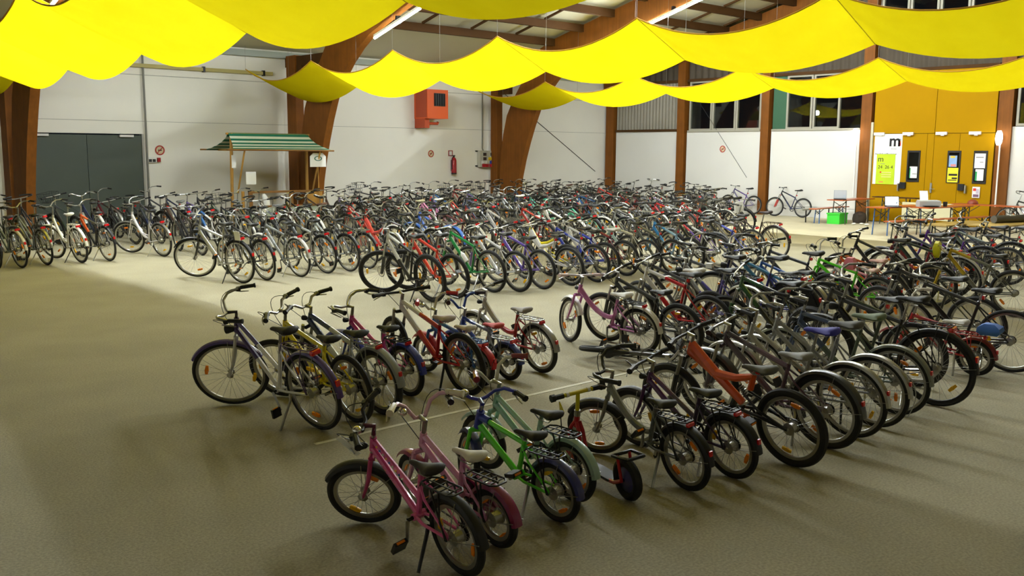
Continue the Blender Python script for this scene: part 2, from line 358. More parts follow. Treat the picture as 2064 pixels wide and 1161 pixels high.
# ------------------------------------------------------------------ strip lights under the arches
M_TUBE = mat('fluorescent_tube', 'ffffff', .4, emit=('f2fbff', LAMP))
lab = {14.8: ['bright fluorescent strip light under arch above orange heater, lower one', 'bright fluorescent strip light further up the arch above the orange heater'],
       23.2: ['fluorescent strip light on far arch, half hidden by yellow sail, lower one', 'bright fluorescent strip light on far arch above the yellow sail peak'],
       6.7: ['fluorescent strip light on near arch above the nearest yellow sail, lower one', 'fluorescent strip light on near arch above the nearest yellow sail, upper one']}
for u in (6.7, 14.8, 23.2):
    z0 = 5.18 if u < 20 else 5.42
    for k, (a, b) in enumerate(((21.75, 19.7), (19.55, 17.3), (17.1, 14.9), (14.7, 12.5), (12.3, 10.1), (9.9, 7.7), (7.5, 5.3))):
        if u < 10 and k > 4: continue  # tubes past the fifth are unseen additions that brighten the sails' right part
        t = empty('strip_light', (u - .22, 0, 0))
        za, zb = min(z0 + .27 * (21.75 - a), z0 + 3.6), min(z0 + .27 * (21.75 - b), z0 + 3.6)
        obj('housing', MB().tube([(0, a, za + .05), (0, b, zb + .05)], .045, 4).mesh('housing', [M_WHT]), t)
        obj('tube', MB().tube([(0, a, za), (0, b, zb)], .032, 8).mesh('tube', [M_TUBE], True), t)
        obj('bracket', MB().b2((-.02, (a + b) / 2 - .03, (za + zb) / 2), (.12 if k < 2 else .02, (a + b) / 2 + .03, (za + zb) / 2 + .2 if k < 2 else roofz((a + b) / 2) - .9)).mesh('bracket', [M_DKM]), t)
        tag(t, lab[u][k] if k < 2 and u in lab else f"{('first', 'second', 'third', 'fourth', 'fifth', 'added sixth', 'added seventh')[k]} fluorescent strip light up the {('overhead', 'near', 'middle', 'far')[(u > 0) + (u > 10) + (u > 20)]} arch, above the sails", 'strip light', 'fluorescent strip lights on the arches')
# wall lamps at the gate
M_WLAMP = mat('wall_lamp_glow', 'fffdf4', .4, emit=('fffaf0', 11.))
for i, (w, z, l) in enumerate(((15.72, 2.78, 'glowing white wall lamp on the timber post beside the poster'), (11.22, 2.66, 'glowing white wall lamp on the timber post at the gate edge'))):
    t = empty('wall_lamp', (UG - .2, w, z))
    obj('lamp_glass', MB().revolve([(.0, 0), (.05, 0), (.085, .08), (.1, .2), (.085, .34), (.05, .42), (0, .42)], 14).mesh('g', [M_WLAMP], True), t, M=Matrix.Translation((-.1, 0, -.2)) @ Matrix.Rotation(math.pi / 2, 4, 'X'))
    obj('mount', MB().b2((-.06, -.04, -.1), (0.02, .04, .1)).mesh('mnt', [M_WHT]), t)
    obj('cable_duct', MB().b2((-.005, -.02, -2.0), (.02, .02, -.2)).mesh('duct', [M_WHT]), t)
    tag(t, l, 'wall lamp', 'wall lamps by the gate')

# ------------------------------------------------------------------ yellow sails
def sail_material():
    m = bpy.data.materials.new('yellow_sail'); m.use_nodes = True; nt = m.node_tree; nt.nodes.clear()
    o = nt.nodes.new('ShaderNodeOutputMaterial'); d = nt.nodes.new('ShaderNodeBsdfDiffuse'); t = nt.nodes.new('ShaderNodeBsdfTranslucent'); mx = nt.nodes.new('ShaderNodeMixShader'); mx.inputs[0].default_value = .5
    tc = nt.nodes.new('ShaderNodeTexCoord'); n = nt.nodes.new('ShaderNodeTexNoise'); n.inputs['Scale'].default_value = 2.0; n.inputs['Detail'].default_value = 6
    r = nt.nodes.new('ShaderNodeMix'); r.data_type = 'RGBA'; r.inputs['A'].default_value = (*lin('cdb80a'), 1); r.inputs['B'].default_value = (*lin('dccb14'), 1)
    nt.links.new(tc.outputs['Object'], n.inputs['Vector']); nt.links.new(n.outputs['Fac'], r.inputs['Factor'])
    nt.links.new(r.outputs['Result'], d.inputs[0]); nt.links.new(r.outputs['Result'], t.inputs[0])
    nt.links.new(d.outputs[0], mx.inputs[1]); nt.links.new(t.outputs[0], mx.inputs[2]); nt.links.new(mx.outputs[0], o.inputs[0]); return m
M_SAIL = sail_material(); M_HEM = mat('sail_hem', 'b8860b', .8); M_WIRE = mat('wire', '8f8c84', .4, .7)
def sail(u0, z0, w0, L, du, dz, n, label, sg=.42, seg=14, cr=8):
    t = empty('fabric_sail', (u0, w0, z0)); tag(t, label, 'sail', 'yellow fabric sails under the roof')
    mb = MB(); P = {}
    def S(k, q, v):
        s = 4 * q * (1 - q)
        zz = dz * v - (sg * (1 - .2 * v)) * s - .05 * math.sin(math.pi * v) * s
        if k + q < .999: zz *= 1
        return (du * v, -L * (k + q), zz)
    rows = []
    for k in range(n):
        for i in range(seg + (k == n - 1)):
            rows.append(mb.ringv([S(k, i / seg, j / cr) for j in range(cr + 1)]))
    for A, B in zip(rows, rows[1:]):
        for j in range(cr): mb.face((A[j], A[j + 1], B[j + 1], B[j]))
    me = mb.mesh('cloth', [M_SAIL], True); obj('cloth', me, t)
    obj('hem', MB().tube([S(k, i / seg, 0) for k in range(n) for i in range(seg)] + [S(n - 1, 1, 0)], .014, 5).mesh('hem', [M_HEM], True), t)
    for k in range(n + 1):
        a, b = (S(k, 0, 0), S(k, 0, 1)) if k < n else (S(n - 1, 1, 0), S(n - 1, 1, 1))
        obj('batten_rod', MB().tube([a, b], .009, 5).mesh('rod', [mat('rod_yellow', 'd8c410', .6)], True), t)
        for p in (a, b):
            top = roofz(min(w0 + p[1], 26.9)) - .1 - z0
            if p[2] < top: obj('hanging_wire', MB().tube([(p[0], p[1], p[2]), (p[0], p[1], top)], .003, 4).mesh('wire', [M_WIRE]), t)
sail(4.3, 4.58, 27.0, 3.7, 1.81, -.81, 8, 'largest yellow fabric sail in swags, nearest, across upper left corner')
sail(13.1, 4.54, 26.3, 3.75, 1.4, -.63, 8, 'middle yellow fabric sail in swags with peaked front edge')
sail(21.5, 4.42, 26.1, 3.75, 1.5, -.46, 8, 'farthest yellow fabric sail in swags, partly hidden behind the middle one')

# ------------------------------------------------------------------ things on the walls
def text(s, size, m, parent, loc, rot, name='lettering', ext=.002, align='CENTER', off=0.):
    c = bpy.data.curves.new('txt', 'FONT'); c.body = s; c.size = size; c.extrude = ext; c.align_x = align; c.materials.append(m)
    o = bpy.data.objects.new(name, c); COL.objects.link(o); o.parent = parent; o.location = loc; o.rotation_euler = rot; c.offset = off; return to_mesh(o)
def to_mesh(o):
    dg = bpy.context.evaluated_depsgraph_get(); me = bpy.data.meshes.new_from_object(o.evaluated_get(dg)); n_ = o.name
    q = bpy.data.objects.new('tmp', me); COL.objects.link(q); q.parent = o.parent; q.location = o.location; q.rotation_euler = o.rotation_euler
    bpy.data.objects.remove(o); q.name = n_; return q
RG = (math.pi / 2, 0, -math.pi / 2)      # faces -X (gable), reads left to right for the camera
M_INK = mat('ink', '1a1718', .7); M_INKG = mat('ink_grey', '8d8b88', .7)
# poster on the gate
p = empty('poster', (UG - .035, 14.7, 2.02)); tag(p, 'tall white welcome poster with black m logo on the yellow gate', 'poster')
obj('sheet', MB().b2((-.008, -.46, -.8), (0, .46, .8)).mesh('sheet', [M_PAP]), p)
lt = text('m', .5, mat('ink_black', '141214', .7), p, (-.012, -.22, .42), RG, 'logo', off=.012)
obj('logo_accent', MB().b2((-.014, -.42, .425), (-.011, -.35, .53)).mesh('acc', [mat('accent_red', 'd23a2e', .7)]), p)
obj('logo_accent', MB().b2((-.014, -.42, .53), (-.011, -.35, .58)).mesh('acc', [mat('accent_orange', 'e08a50', .7)]), p)
obj('logo_accent', MB().b2((-.014, -.42, .58), (-.011, -.35, .65)).mesh('acc', [mat('accent_grey', '8a9a9c', .7)]), p)
text('messe', .075, M_INKG, p, (-.012, -.2, .31), RG)
text('Herzlich willkommen', .085, M_INK, p, (-.012, .06, .14), RG)
q = empty('poster', (UG - .05, 14.74, 1.7)); tag(q, 'lime green event flyer reading 24 26 4 over the white poster', 'poster')
obj('sheet', MB().b2((-.006, -.31, -.48), (0, .31, .48)).mesh('sheet', [mat('lime_paper', 'bfd81a', .7, var=.15, scale=3)]), q)
text('m', .26, M_INK, q, (-.01, .17, .24), RG, 'logo'); text('24  26 4', .15, M_INK, q, (-.01, .0, .02), RG)
text('messe', .06, M_INKG, q, (-.01, .1, .16), RG)
for i in range(3): obj('print_block', MB().b2((-.009, -.2, -.12 - .07 * i), (-.0065, .12, -.085 - .07 * i)).mesh('pb', [mat('pale_print', 'd8d67a', .7)]), q)
obj('print_mark', MB().b2((-.009, .13, -.12), (-.0065, .18, -.07)).mesh('pb', [mat('accent_red', 'd23a2e', .7)]), q)
obj('print_mark', MB().b2((-.009, .05, -.43), (-.0065, .2, -.39)).mesh('pb', [mat('accent_orange', 'e08a50', .7)]), q)
def notice(w, z, ww, hh, m, label, kids=()):
    o = empty('notice', (UG - .063, w, z)); tag(o, label, 'notice')
    obj('sheet', MB().b2((-.004, -ww / 2, -hh / 2), (0, ww / 2, hh / 2)).mesh('sheet', [m]), o)
    for (a, b, c, d, mm) in kids: obj('print_block', MB().b2((-.008, a, c), (-.0045, b, d)).mesh('pb', [mm]), o)
M_GRN = mat('print_green', '2f9a55', .7)
K = lambda h: [(-.11, .03, -h * .2, -h * .12, M_INKG)]
notice(13.81, 1.62, .24, .36, M_PAP, 'white sheet with green edge in the left gate window', [(.09, .12, -.18, .14, M_GRN)] + K(.3))
notice(12.6, 1.98, .24, .34, mat('print_sky', '8fb2dd', .7, var=.2, scale=5), 'sky blue picture sheet in the middle gate window', [(-.1, .06, -.16, -.09, mat('print_pink', 'd98a8a', .7)), (-.06, .08, .1, .16, mat('print_sun', 'e6c23a', .7))])
notice(12.58, 1.56, .32, .44, mat('print_yellow', 'f0e02a', .7), 'bright yellow printed sheet in the middle gate window', [(-.14, .12, -.02, .04, M_INK), (-.14, .02, -.12, -.07, M_INK), (-.13, .13, -.165, -.14, M_INK)])
notice(11.8, 2.0, .31, .44, M_PAP, 'white printed sheet high in the right gate window', [(-.1, .12, .09, .12, M_INKG), (-.1, 0, -.05, -.03, M_INKG)])
notice(11.79, 1.58, .24, .34, M_PAP, 'white sheet with green edge below the printed sheet', [(.07, .12, -.17, .1, M_GRN)])
notice(11.85, 1.06, .22, .33, M_PAP, 'small red and grey picture notice under the right gate window', [(-.08, .08, -.14, -.06, mat('print_plum', '7a5a70', .7)), (.0, .09, .04, .12, mat('accent_red', 'd23a2e', .7)), (-.08, .0, -.04, .1, mat('print_lilac', 'c9bccb', .7))])
# round signs, extinguisher, sockets, heater on the left wall
def roundsign(name, M, label, sq=None):
    o = empty(name); o.matrix_world = M; tag(o, label, 'sign')
    R_ = mat('sign_red', 'b4342a', .5)
    obj('plate', MB().revolve([(0, -.003), (.14, -.003), (.14, .003), (0, .003)], 24).mesh('pl', [mat('sign_cream', 'd8c7a0', .6)]), o)
    obj('ring', MB().revolve([(.105, .003), (.14, .003), (.14, .008), (.105, .008)], 24).mesh('rg', [R_]), o)
    obj('bar', MB().box((0, .006, 0), (.22, .005, .024), 0, Matrix.Rotation(.8, 3, 'Y')).mesh('br', [R_]), o)
    obj('symbol', MB().box((0, .005, 0), (.1, .003, .035)).mesh('sy', [M_INK]), o)
toroom = Matrix.Rotation(math.pi, 4, 'Z')
roundsign('prohibition_sign', Matrix.Translation((10.72, WL - .01, 2.17)) @ toroom, 'round red no smoking sign beside the grey double door')
roundsign('prohibition_sign', Matrix.Translation((20.4, WL - .01, 2.1)) @ toroom @ Matrix.Scale(.9, 4), 'round red no smoking sign left of the fire extinguisher')
roundsign('prohibition_sign', Matrix.Translation((UG - .01, 21.1, 2.33)) @ Matrix.Rotation(math.pi / 2, 4, 'Z') @ Matrix.Scale(.9, 4), 'round red no smoking sign on the gable wall under the window')
e = empty('fire_extinguisher', (21.35, WL - .12, 1.38)); tag(e, 'red fire extinguisher hung on the white wall', 'fire extinguisher')
M_EXT = mat('extinguisher_red', 'a3121c', .3, coat=.4)
obj('cylinder', MB().loft([[(r * math.cos(a * math.pi / 8), r * math.sin(a * math.pi / 8), z) for a in range(16)] for r, z in ((.07, 0), (.095, .02), (.095, .48), (.075, .55), (.03, .59))]).mesh('cyl', [M_EXT], True), e)
obj('base_ring', MB().loft([[(.097 * math.cos(a * math.pi / 8), .097 * math.sin(a * math.pi / 8), z) for a in range(16)] for z in (-.005, .04)]).mesh('br', [M_BLK], True), e)
obj('valve', MB().b2((-.02, -.02, .58), (.02, .02, .65)).b2((-.1, -.015, .64), (.05, .015, .67)).mesh('valve', [M_BLK]), e)
obj('hose', MB().tube([(-.02, 0, .62), (-.1, -.02, .55), (-.11, -.02, .3), (-.1, -.02, .16)], .014, 6).mesh('hose', [M_BLK], True), e)
obj('bracket', MB().b2((-.05, .09, .1), (.05, .12, .5)).mesh('bk', [M_DKM]), e)
s_ = empty('extinguisher_sign', (21.28, WL - .01, 2.12)); tag(s_, 'small square red extinguisher sign above the fire extinguisher', 'sign')
obj('plate', MB().b2((-.1, -.006, -.1), (.1, 0, .1)).mesh('pl', [mat('sign_red2', '9c3a38', .5)]), s_); obj('symbol', MB().b2((-.06, -.009, -.07), (.06, -.006, .07)).mesh('sy', [M_PAP]), s_)
h = empty('wall_heater', (20.15, WL, 3.3)); tag(h, 'orange hot air heater box with black louvres high on the white wall', 'heater')
M_ORG = mat('heater_orange', 'd9581a', .5)
obj('body', MB().b2((-.45, -.75, 0), (.45, 0, .98)).mesh('body', [M_ORG]), h)
obj('side_panel', MB().b2((-.458, -.72, .04), (-.45, -.1, .94)).mesh('sp', [mat('heater_red', 'b5451c', .5)]), h)
obj('grille_frame', MB().b2((-.16, -.765, .42), (.32, -.75, .86)).mesh('gf', [M_BLK]), h)
for i in range(5): obj('louvre', MB().box((-.12 + .1 * i, -.775, .64), (.03, .03, .4)).mesh('lv', [M_DKM]), h)
obj('bracket', MB().b2((-.45, -.6, -.32), (-.25, -.02, 0)).mesh('bk', [mat('heater_red', 'b5451c', .5)]), h)
obj('gas_pipe', MB().tube([(-.25, -.4, -.16), (.25, -.4, -.16), (.27, -.4, -.1)], .05, 8).mesh('gp', [mat('heater_red', 'b5451c', .5)], True), h)
x = empty('power_box', (22.95, WL, 1.62)); tag(x, 'grey power distribution box with red and blue sockets beside the arch', 'power box')
obj('case', MB().b2((-.42, -.18, 0), (.42, 0, .6)).mesh('case', [mat('box_grey', 'b9b7a6', .6)]), x)
for i, (a, z, c) in enumerate(((-.2, .46, '38302c'), (.15, .46, '38302c'), (-.2, .3, '4a3a34'), (.05, .3, 'd9b81e'), (.2, .3, 'd9b81e'), (-.28, .17, 'e6e4da'), (-.16, .17, 'e6e4da'), (.12, .17, '2b3f9a'), (-.25, .05, 'b3232a'), (-.1, .05, 'b3232a'), (.1, .05, 'b3232a'), (.26, .05, 'b3232a'))):
    obj('socket', MB().b2((a - .07, -.2 - .02 * (i > 7), z - .05), (a + .07, -.18, z + .06)).mesh('sk', [mat('sock_' + c, c, .5)]), x)
for z in (.02, .56): obj('mounting_rail', MB().b2((-.5, -.05, z), (.5, 0, z + .04)).mesh('mr', [M_DKM]), x)
x = empty('socket_strip', (10.5, WL, 1.82)); tag(x, 'small white wall socket with black outlets beside the grey door', 'socket')
obj('case', MB().b2((-.14, -.07, 0), (.1, 0, .16)).mesh('case', [M_WHT]), x)
for a in (-.09, .02): obj('outlet', MB().b2((a - .04, -.085, .02), (a + .04, -.07, .1)).mesh('ot', [M_BLK]), x)
obj('red_plug', MB().b2((.12, -.1, .02), (.2, 0, .14)).mesh('rp', [M_EXT]), x)

# ------------------------------------------------------------------ market stall
M_PINE = mat('pine', 'b98a3e', .6, var=.2, scale=6); M_PINED = mat('pine_dark', '8a5f28', .6, var=.2, scale=6)
def stripes():
    m = bpy.data.materials.new('striped_canvas'); m.use_nodes = True; nt = m.node_tree; b = nt.nodes['Principled BSDF']; b.inputs['Roughness'].default_value = .8
    uv = nt.nodes.new('ShaderNodeUVMap'); sp = nt.nodes.new('ShaderNodeSeparateXYZ'); mu = nt.nodes.new('ShaderNodeMath'); mu.operation = 'MULTIPLY'; mu.inputs[1].default_value = 4.6
    fr = nt.nodes.new('ShaderNodeMath'); fr.operation = 'FRACT'; gt = nt.nodes.new('ShaderNodeMath'); gt.operation = 'GREATER_THAN'; gt.inputs[1].default_value = .5
    mx = nt.nodes.new('ShaderNodeMix'); mx.data_type = 'RGBA'; mx.inputs['A'].default_value = (*lin('0f6a50'), 1); mx.inputs['B'].default_value = (*lin('c9d3bd'), 1)
    nt.links.new(uv.outputs[0], sp.inputs[0]); nt.links.new(sp.outputs['Y'], mu.inputs[0]); nt.links.new(mu.outputs[0], fr.inputs[0]); nt.links.new(fr.outputs[0], gt.inputs[0]); nt.links.new(gt.outputs[0], mx.inputs['Factor']); nt.links.new(mx.outputs['Result'], b.inputs['Base Color']); return m
st = empty('market_stall', (13.1, 25.0, 0)); tag(st, 'wooden market stall with green and white striped awning at the wall', 'market stall')
def awning(sgn, name):
    me = bpy.data.meshes.new(name); V = []; Fc = []; U = []
    N = 8
    for i in range(N + 1):
        q = i / N; half = 1.24 + .28 * q ** 1.7; dep = .85 * q; z = 2.66 - .46 * (q ** .75) - .03 * math.sin(math.pi * q)
        V += [(-half, sgn * dep, z), (half, sgn * dep, z)]; U.append(q)
    for i in range(N): Fc.append((2 * i, 2 * i + 1, 2 * i + 3, 2 * i + 2))
    me.from_pydata(V, [], Fc); uvl = me.uv_layers.new(name='UVMap')
    for p_ in me.polygons:
        for li in p_.loop_indices: vi = me.loops[li].vertex_index; uvl.data[li].uv = (vi % 2, U[vi // 2])
    me.materials.append(M_STRIPE); o = obj(name, me, st); md = o.modifiers.new('thick', 'SOLIDIFY'); md.thickness = .012; return o
M_STRIPE = stripes()
awning(-1, 'awning'); awning(1, 'awning')
obj('ridge_pole', MB().tube([(-1.3, 0, 2.64), (1.3, 0, 2.64)], .03, 6).mesh('rp', [M_PINE], True), st)
for sg in (-1, 1): obj('eave_pole', MB().tube([(-1.68, sg * .85, 2.2), (1.62, sg * .85, 2.18)], .022, 6).mesh('ep', [M_PINED], True), st)
for x0, sgx in ((-1.15, 1), (1.2, -1)):
    obj('post', MB().tube([(x0, 0, 2.66), (x0 - sgx * .02, .05, 0)], .045, 6).mesh('post', [M_PINE], True), st)
    obj('brace', MB().tube([(x0, -.3, 1.0), (x0, -.8, 2.2)], .025, 6).mesh('brace', [M_PINE], True), st)
    obj('arm', MB().tube([(x0, -.85, 2.19), (x0, .85, 2.19)], .025, 6).mesh('arm', [M_PINE], True), st)
    obj('post', MB().tube([(x0, -.6, 1.06), (x0, -.6, 0)], .045, 6).mesh('post', [M_PINE], True), st)
obj('counter_rail', MB().b2((-1.0, -.66, 1.0), (1.32, -.6, 1.06)).mesh('cr', [M_PINED]), st)
obj('counter_rail', MB().b2((-1.0, -.66, .6), (1.32, -.62, .65)).mesh('cr', [M_PINED]), st)
for a, b, m in ((-1.0, -.88, M_PINED), (.25, .37, M_PINED), (.85, 1.32, M_PINE)): obj('front_board', MB().b2((a, -.65, .62), (b, -.61, 1.02)).mesh('fb', [m]), st)
obj('front_panel', MB().b2((-1.0, -.64, .04), (1.2, -.62, .6)).mesh('fp', [mat('pale_green_panel', 'b6c2ac', .7)]), st)
obj('paper_sheet', MB().b2((-1.08, -.68, 1.25), (-.78, -.675, 1.6)).mesh('ps', [M_PAP]), st); obj('paper_sheet', MB().b2((-1.35, -.4, 1.7), (-1.22, -.39, 2.05)).mesh('ps', [M_PAP]), st)
sg = empty('stall_sign', (14.27, 24.3, 0)); tag(sg, 'white arched board sign on a stick at the stall corner', 'sign')
obj('board', MB().prism([(-.26, 1.72), (.26, 1.72), (.26, 2.02), (.15, 2.12), (-.15, 2.12), (-.26, 2.02)], 1, -.01, .01).mesh('bd', [M_PAP]), sg)
obj('emblem', MB().revolve([(.09, -.014), (.13, -.014), (.13, -.01), (.09, -.01)], 20).mesh('em', [mat('emblem_green', '4f7a6a', .7)]), sg, M=Matrix.Translation((0, 0, 1.96)) @ Matrix.Scale(.55, 4, (0, 0, 1)))
obj('stick', MB().tube([(0, .015, 1.72), (.04, .015, .0)], .015, 6).mesh('st', [M_PINE], True), sg)
bg = obj('paper_bag', MB().loft([[(r * math.cos(a) + dx, r * .6 * math.sin(a), z) for a in [k * math.pi / 4 for k in range(8)]] for r, z, dx in ((.09, 0, .05), (.1, .12, .03), (.07, .28, -.04), (.03, .38, -.09))]).mesh('bag', [mat('bright_white', 'fbfbf7', .7)], True)); bg.location = (12.62, 24.39, .655); tag(bg, 'crumpled bright white bag standing on the stall counter', 'bag')

# ------------------------------------------------------------------ beer tables, benches and what stands on them
M_BTOP = mat('beer_table_orange', 'b3541c', .45, var=.15, scale=8, coat=.3); M_BLEG = mat('leg_green', '3a3f35', .5); M_BLUE = mat('leg_blue', '3f6aa8', .5)
M_BTOP2 = mat('bare_wood_top', 'b79a55', .5, var=.2, scale=6)
def beer(name, u, w, rz, L, D, H, label, cat, grp, top=M_BTOP, leg=M_BLEG, foot=None):
    t = empty(name, (u, w, 0), rz); tag(t, label, cat, grp)
    obj('top_board', MB().b2((-L / 2, -D / 2, H - .028), (L / 2, D / 2, H)).mesh('tb', [top]), t)
    for sg_ in (-1, 1):
        x_ = sg_ * (L / 2 - .32)
        mb = MB()
        for sy in (-1, 1):
            yb, yt = sy * (D / 2 - .05), sy * (D / 2 - .07)
            obj('leg', MB().tube([(x_ + sg_ * .04, yb, .0), (x_, yt, H - .03)], .017, 4).mesh('leg', [foot if foot else leg]), t)
        obj('leg_brace', MB().tube([(x_, -D / 2 + .07, H - .08), (x_ + sg_ * .02, D / 2 - .06, H * .62)], .012, 4).tube([(x_, D / 2 - .07, H - .08), (x_ + sg_ * .02, -D / 2 + .06, H * .62)], .012, 4).mesh('lb', [leg]), t)
        obj('strut', MB().tube([(x_ + sg_ * .02, 0, H * .6), (x_ - sg_ * .4, 0, H - .04)], .01, 4).mesh('su', [leg]), t)
    return t
G1, G2 = 'beer tables by the gate', 'beer benches by the gate'
beer('beer_table', 28.1, 15.13, 0, 2.0, .55, .77, 'orange beer table against the timber post carrying a grey laptop', 'table', G1)
beer('beer_bench', 27.9, 15.75, .05, 2.2, .27, .48, 'orange beer bench with blue feet beside the white wall', 'bench', G2, foot=M_BLUE)
beer('beer_table', 25.35, 12.25, -.1, 2.2, .55, .77, 'orange beer table with blue legs under the lit laptop', 'table', G1, foot=M_BLUE)
beer('beer_table', 26.3, 11.45, -.12, 2.2, .55, .77, 'orange beer table with dark legs under the grey printer', 'table', G1)
beer('beer_table', 28.2, 10.95, 1.45, 2.0, .5, .77, 'orange beer table at right end of the gate with dome bowl', 'table', G1)
beer('beer_table', 28.8, 14.0, 1.57, 1.4, .4, .85, 'dark narrow table close to the yellow gate behind the laptop', 'table', G1, top=M_WOODD)
beer('beer_bench', 24.45, 11.35, -.17, 2.2, .27, .48, 'orange beer bench nearest the bicycles, before the printer table', 'bench', G2)
beer('beer_bench', 26.75, 10.93, -.17, 2.2, .27, .48, 'orange beer bench continuing the bench row towards the gate', 'bench', G2)
beer('work_table', 21.0, 7.75, -.05, 2.2, .7, .77, 'bare wooden table with grey rolled tube near right edge', 'table', None, top=M_BTOP2, leg=M_DKM)
beer('work_table', 20.9, 8.75, -.1, 1.9, .55, .72, 'low wooden table with a bicycle frame lying on it', 'table', None, top=M_BTOP2, leg=M_DKM)
o = obj('board_leaning', MB().b2((26.8, 16.05, .40), (29.0, 16.3, .44)).mesh('bd', [mat('grey_board', '9a988e', .7)])); tag(o, 'grey board lying level behind the orange bench at the wall', 'board')
for q in (27.2, 28.6): obj('support', MB().b2((q, 16.16, 0), (q + .03, 16.19, .40)).mesh('sp', [M_DKM]), o)
def laptop(u, w, z, rz, back, label, screen=None):
    t = empty('laptop', (u, w, z), rz); tag(t, label, 'laptop')
    obj('base', MB().b2((-.19, -.14, 0), (.19, .14, .022)).mesh('bs', [M_BLK]), t)
    obj('keyboard', MB().b2((-.16, -.06, .022), (.16, .1, .026)).mesh('kb', [M_DKM]), t)
    R_ = Matrix.Translation((0, .13, .02)) @ Matrix.Rotation(-.25, 4, 'X')
    lid = obj('lid', MB().b2((-.19, -.01, 0), (.19, .01, .27)).mesh('lid', [back]), t, M=R_)
    if screen: obj('screen', MB().b2((-.172, -.014, .02), (.172, -.0105, .25)).mesh('sc', [screen]), lid); obj('window_icon', MB().b2((.1, -.017, .06), (.15, -.0145, .11)).mesh('ic', [mat('ui_grey', 'a9b4c0', .5)]), lid)
    return t
laptop(27.35, 15.1, .77, math.radians(-60), mat('laptop_grey', 'a5a7aa', .4), 'grey laptop with open lid on the table by the timber post', mat('screen_grey', 'b4b6ba', .35))
laptop(24.75, 12.1, .77, math.radians(-48), M_BLK, 'open laptop with bright white screen on the beer table', mat('screen_white', 'ffffff', .4, emit=('eef4ff', 3.)))
p = empty('printer', (25.75, 11.6, .77), math.radians(-48)); tag(p, 'grey desktop printer with white paper sheet standing up', 'printer')
obj('body', MB().prism([(-.17, 0), (.17, 0), (.17, .13), (.1, .17), (-.17, .15)], 0, -.28, .28).mesh('bd', [mat('printer_grey', 'a8a8a6', .5)]), p)
obj('lid', MB().b2((-.26, -.12, .155), (.26, .16, .175)).mesh('ld', [mat('printer_light', 'cfcfca', .5)]), p)
obj('paper', MB().loft([[(-.2, .1 + dy, z), (.02, .1 + dy, z), (.02, .104 + dy, z), (-.2, .104 + dy, z)] for dy, z in ((0, .15), (.03, .28), (.1, .42))]).mesh('pp', [M_PAP]), p)
obj('tray', MB().b2((-.2, -.3, .02), (.2, -.17, .035)).mesh('tr', [M_BLK]), p)
o = obj('cup', MB().loft([[(r * math.cos(a * math.pi / 6), r * math.sin(a * math.pi / 6), z) for a in range(12)] for r, z in ((.05, 0), (.06, .13), (.05, .13), (.042, .02))]).mesh('cup', [M_BLK], True)); o.location = (26.15, 11.32, .77); tag(o, 'black cup standing beside the grey printer', 'cup')
o = obj('dome_bowl', MB().loft([[(r * math.cos(a * math.pi / 6), r * math.sin(a * math.pi / 6), z) for a in range(12)] for r, z in ((.15, 0), (.15, .03), (.12, .09), (.06, .13), (.015, .14))]).mesh('dome', [mat('dome_red', '8a3a20', .4)], True)); o.location = (28.15, 11.4, .77); tag(o, 'small reddish brown dome shaped bowl on the orange table', 'bowl')
c = empty('plastic_crate', (27.6, 15.3, 0), .1); tag(c, 'bright green plastic crate under the orange table', 'crate')
M_CR = mat('crate_green', '3ed23a', .45)
for lo, hi in (((-.3, -.2, 0), (.3, -.18, .3)), ((-.3, .18, 0), (.3, .2, .3)), ((-.3, -.18, 0), (-.28, .18, .3)), ((.28, -.18, 0), (.3, .18, .3))): obj('side', MB().b2(lo, hi).mesh('sd', [M_CR]), c)
obj('base', MB().b2((-.28, -.18, 0), (.28, .18, .02)).mesh('bs', [M_CR]), c); obj('rim', MB().b2((-.32, -.22, .3), (.32, .22, .34)).mesh('rm', [M_CR]), c)
o = obj('cloth_bag', MB().loft([[(r * 1.5 * math.cos(a * math.pi / 6) * (1 + .1 * math.sin(3 * a)), r * math.sin(a * math.pi / 6), z) for a in range(12)] for r, z in ((.17, 0), (.2, .12), (.18, .27), (.1, .34), (.06, .36))]).mesh('bag', [mat('bag_brown', '4e443c', .8, var=.3)], True)); o.location = (28.45, 15.0, 0); tag(o, 'dark brown bag on the floor under the laptop table', 'bag')
for i, (u, w) in enumerate(((27.55, 14.7), (27.75, 14.55), (27.6, 14.3))):
    o = obj('paper_scrap', MB().ell((0, 0, .03), (.1, .07, .03), 7, 4).mesh('ps', [M_PAP], True)); o.location = (u, w, 0); tag(o, ('crumpled white paper on floor nearest the green crate', 'crumpled white paper on floor between the two other scraps', 'crumpled white paper on floor nearest the beer tables')[i], 'paper', 'white papers on the floor by the gate')
o = obj('white_panel', MB().b2((28.6, 12.15, .2), (28.64, 13.7, .72)).b2((28.6, 12.2, 0), (28.64, 12.26, .2)).b2((28.6, 13.6, 0), (28.64, 13.66, .2)).mesh('wp', [mat('panel_cream', 'd6cfa8', .7)])); tag(o, 'pale cream panel standing behind the beer tables at the gate', 'panel')
t = obj('rolled_tube', MB().tube([(-.65, 0, 0), (.65, 0, 0)], .08, 12).mesh('rt', [mat('tube_grey', '5b5850', .5)], True)); t.location = (21.35, 7.75, .85); t.rotation_euler = (0, 0, -.3); tag(t, 'long grey rolled tube with white label on wooden table', 'tube')
obj('paper_label', MB().b2((-.2, -.05, .04), (-.05, .05, .083)).mesh('pl', [M_PAP]), t)
r_ = empty('red_watering_can', (25.3, 10.65, 0)); tag(r_, 'small dark red can under the orange bench', 'can')
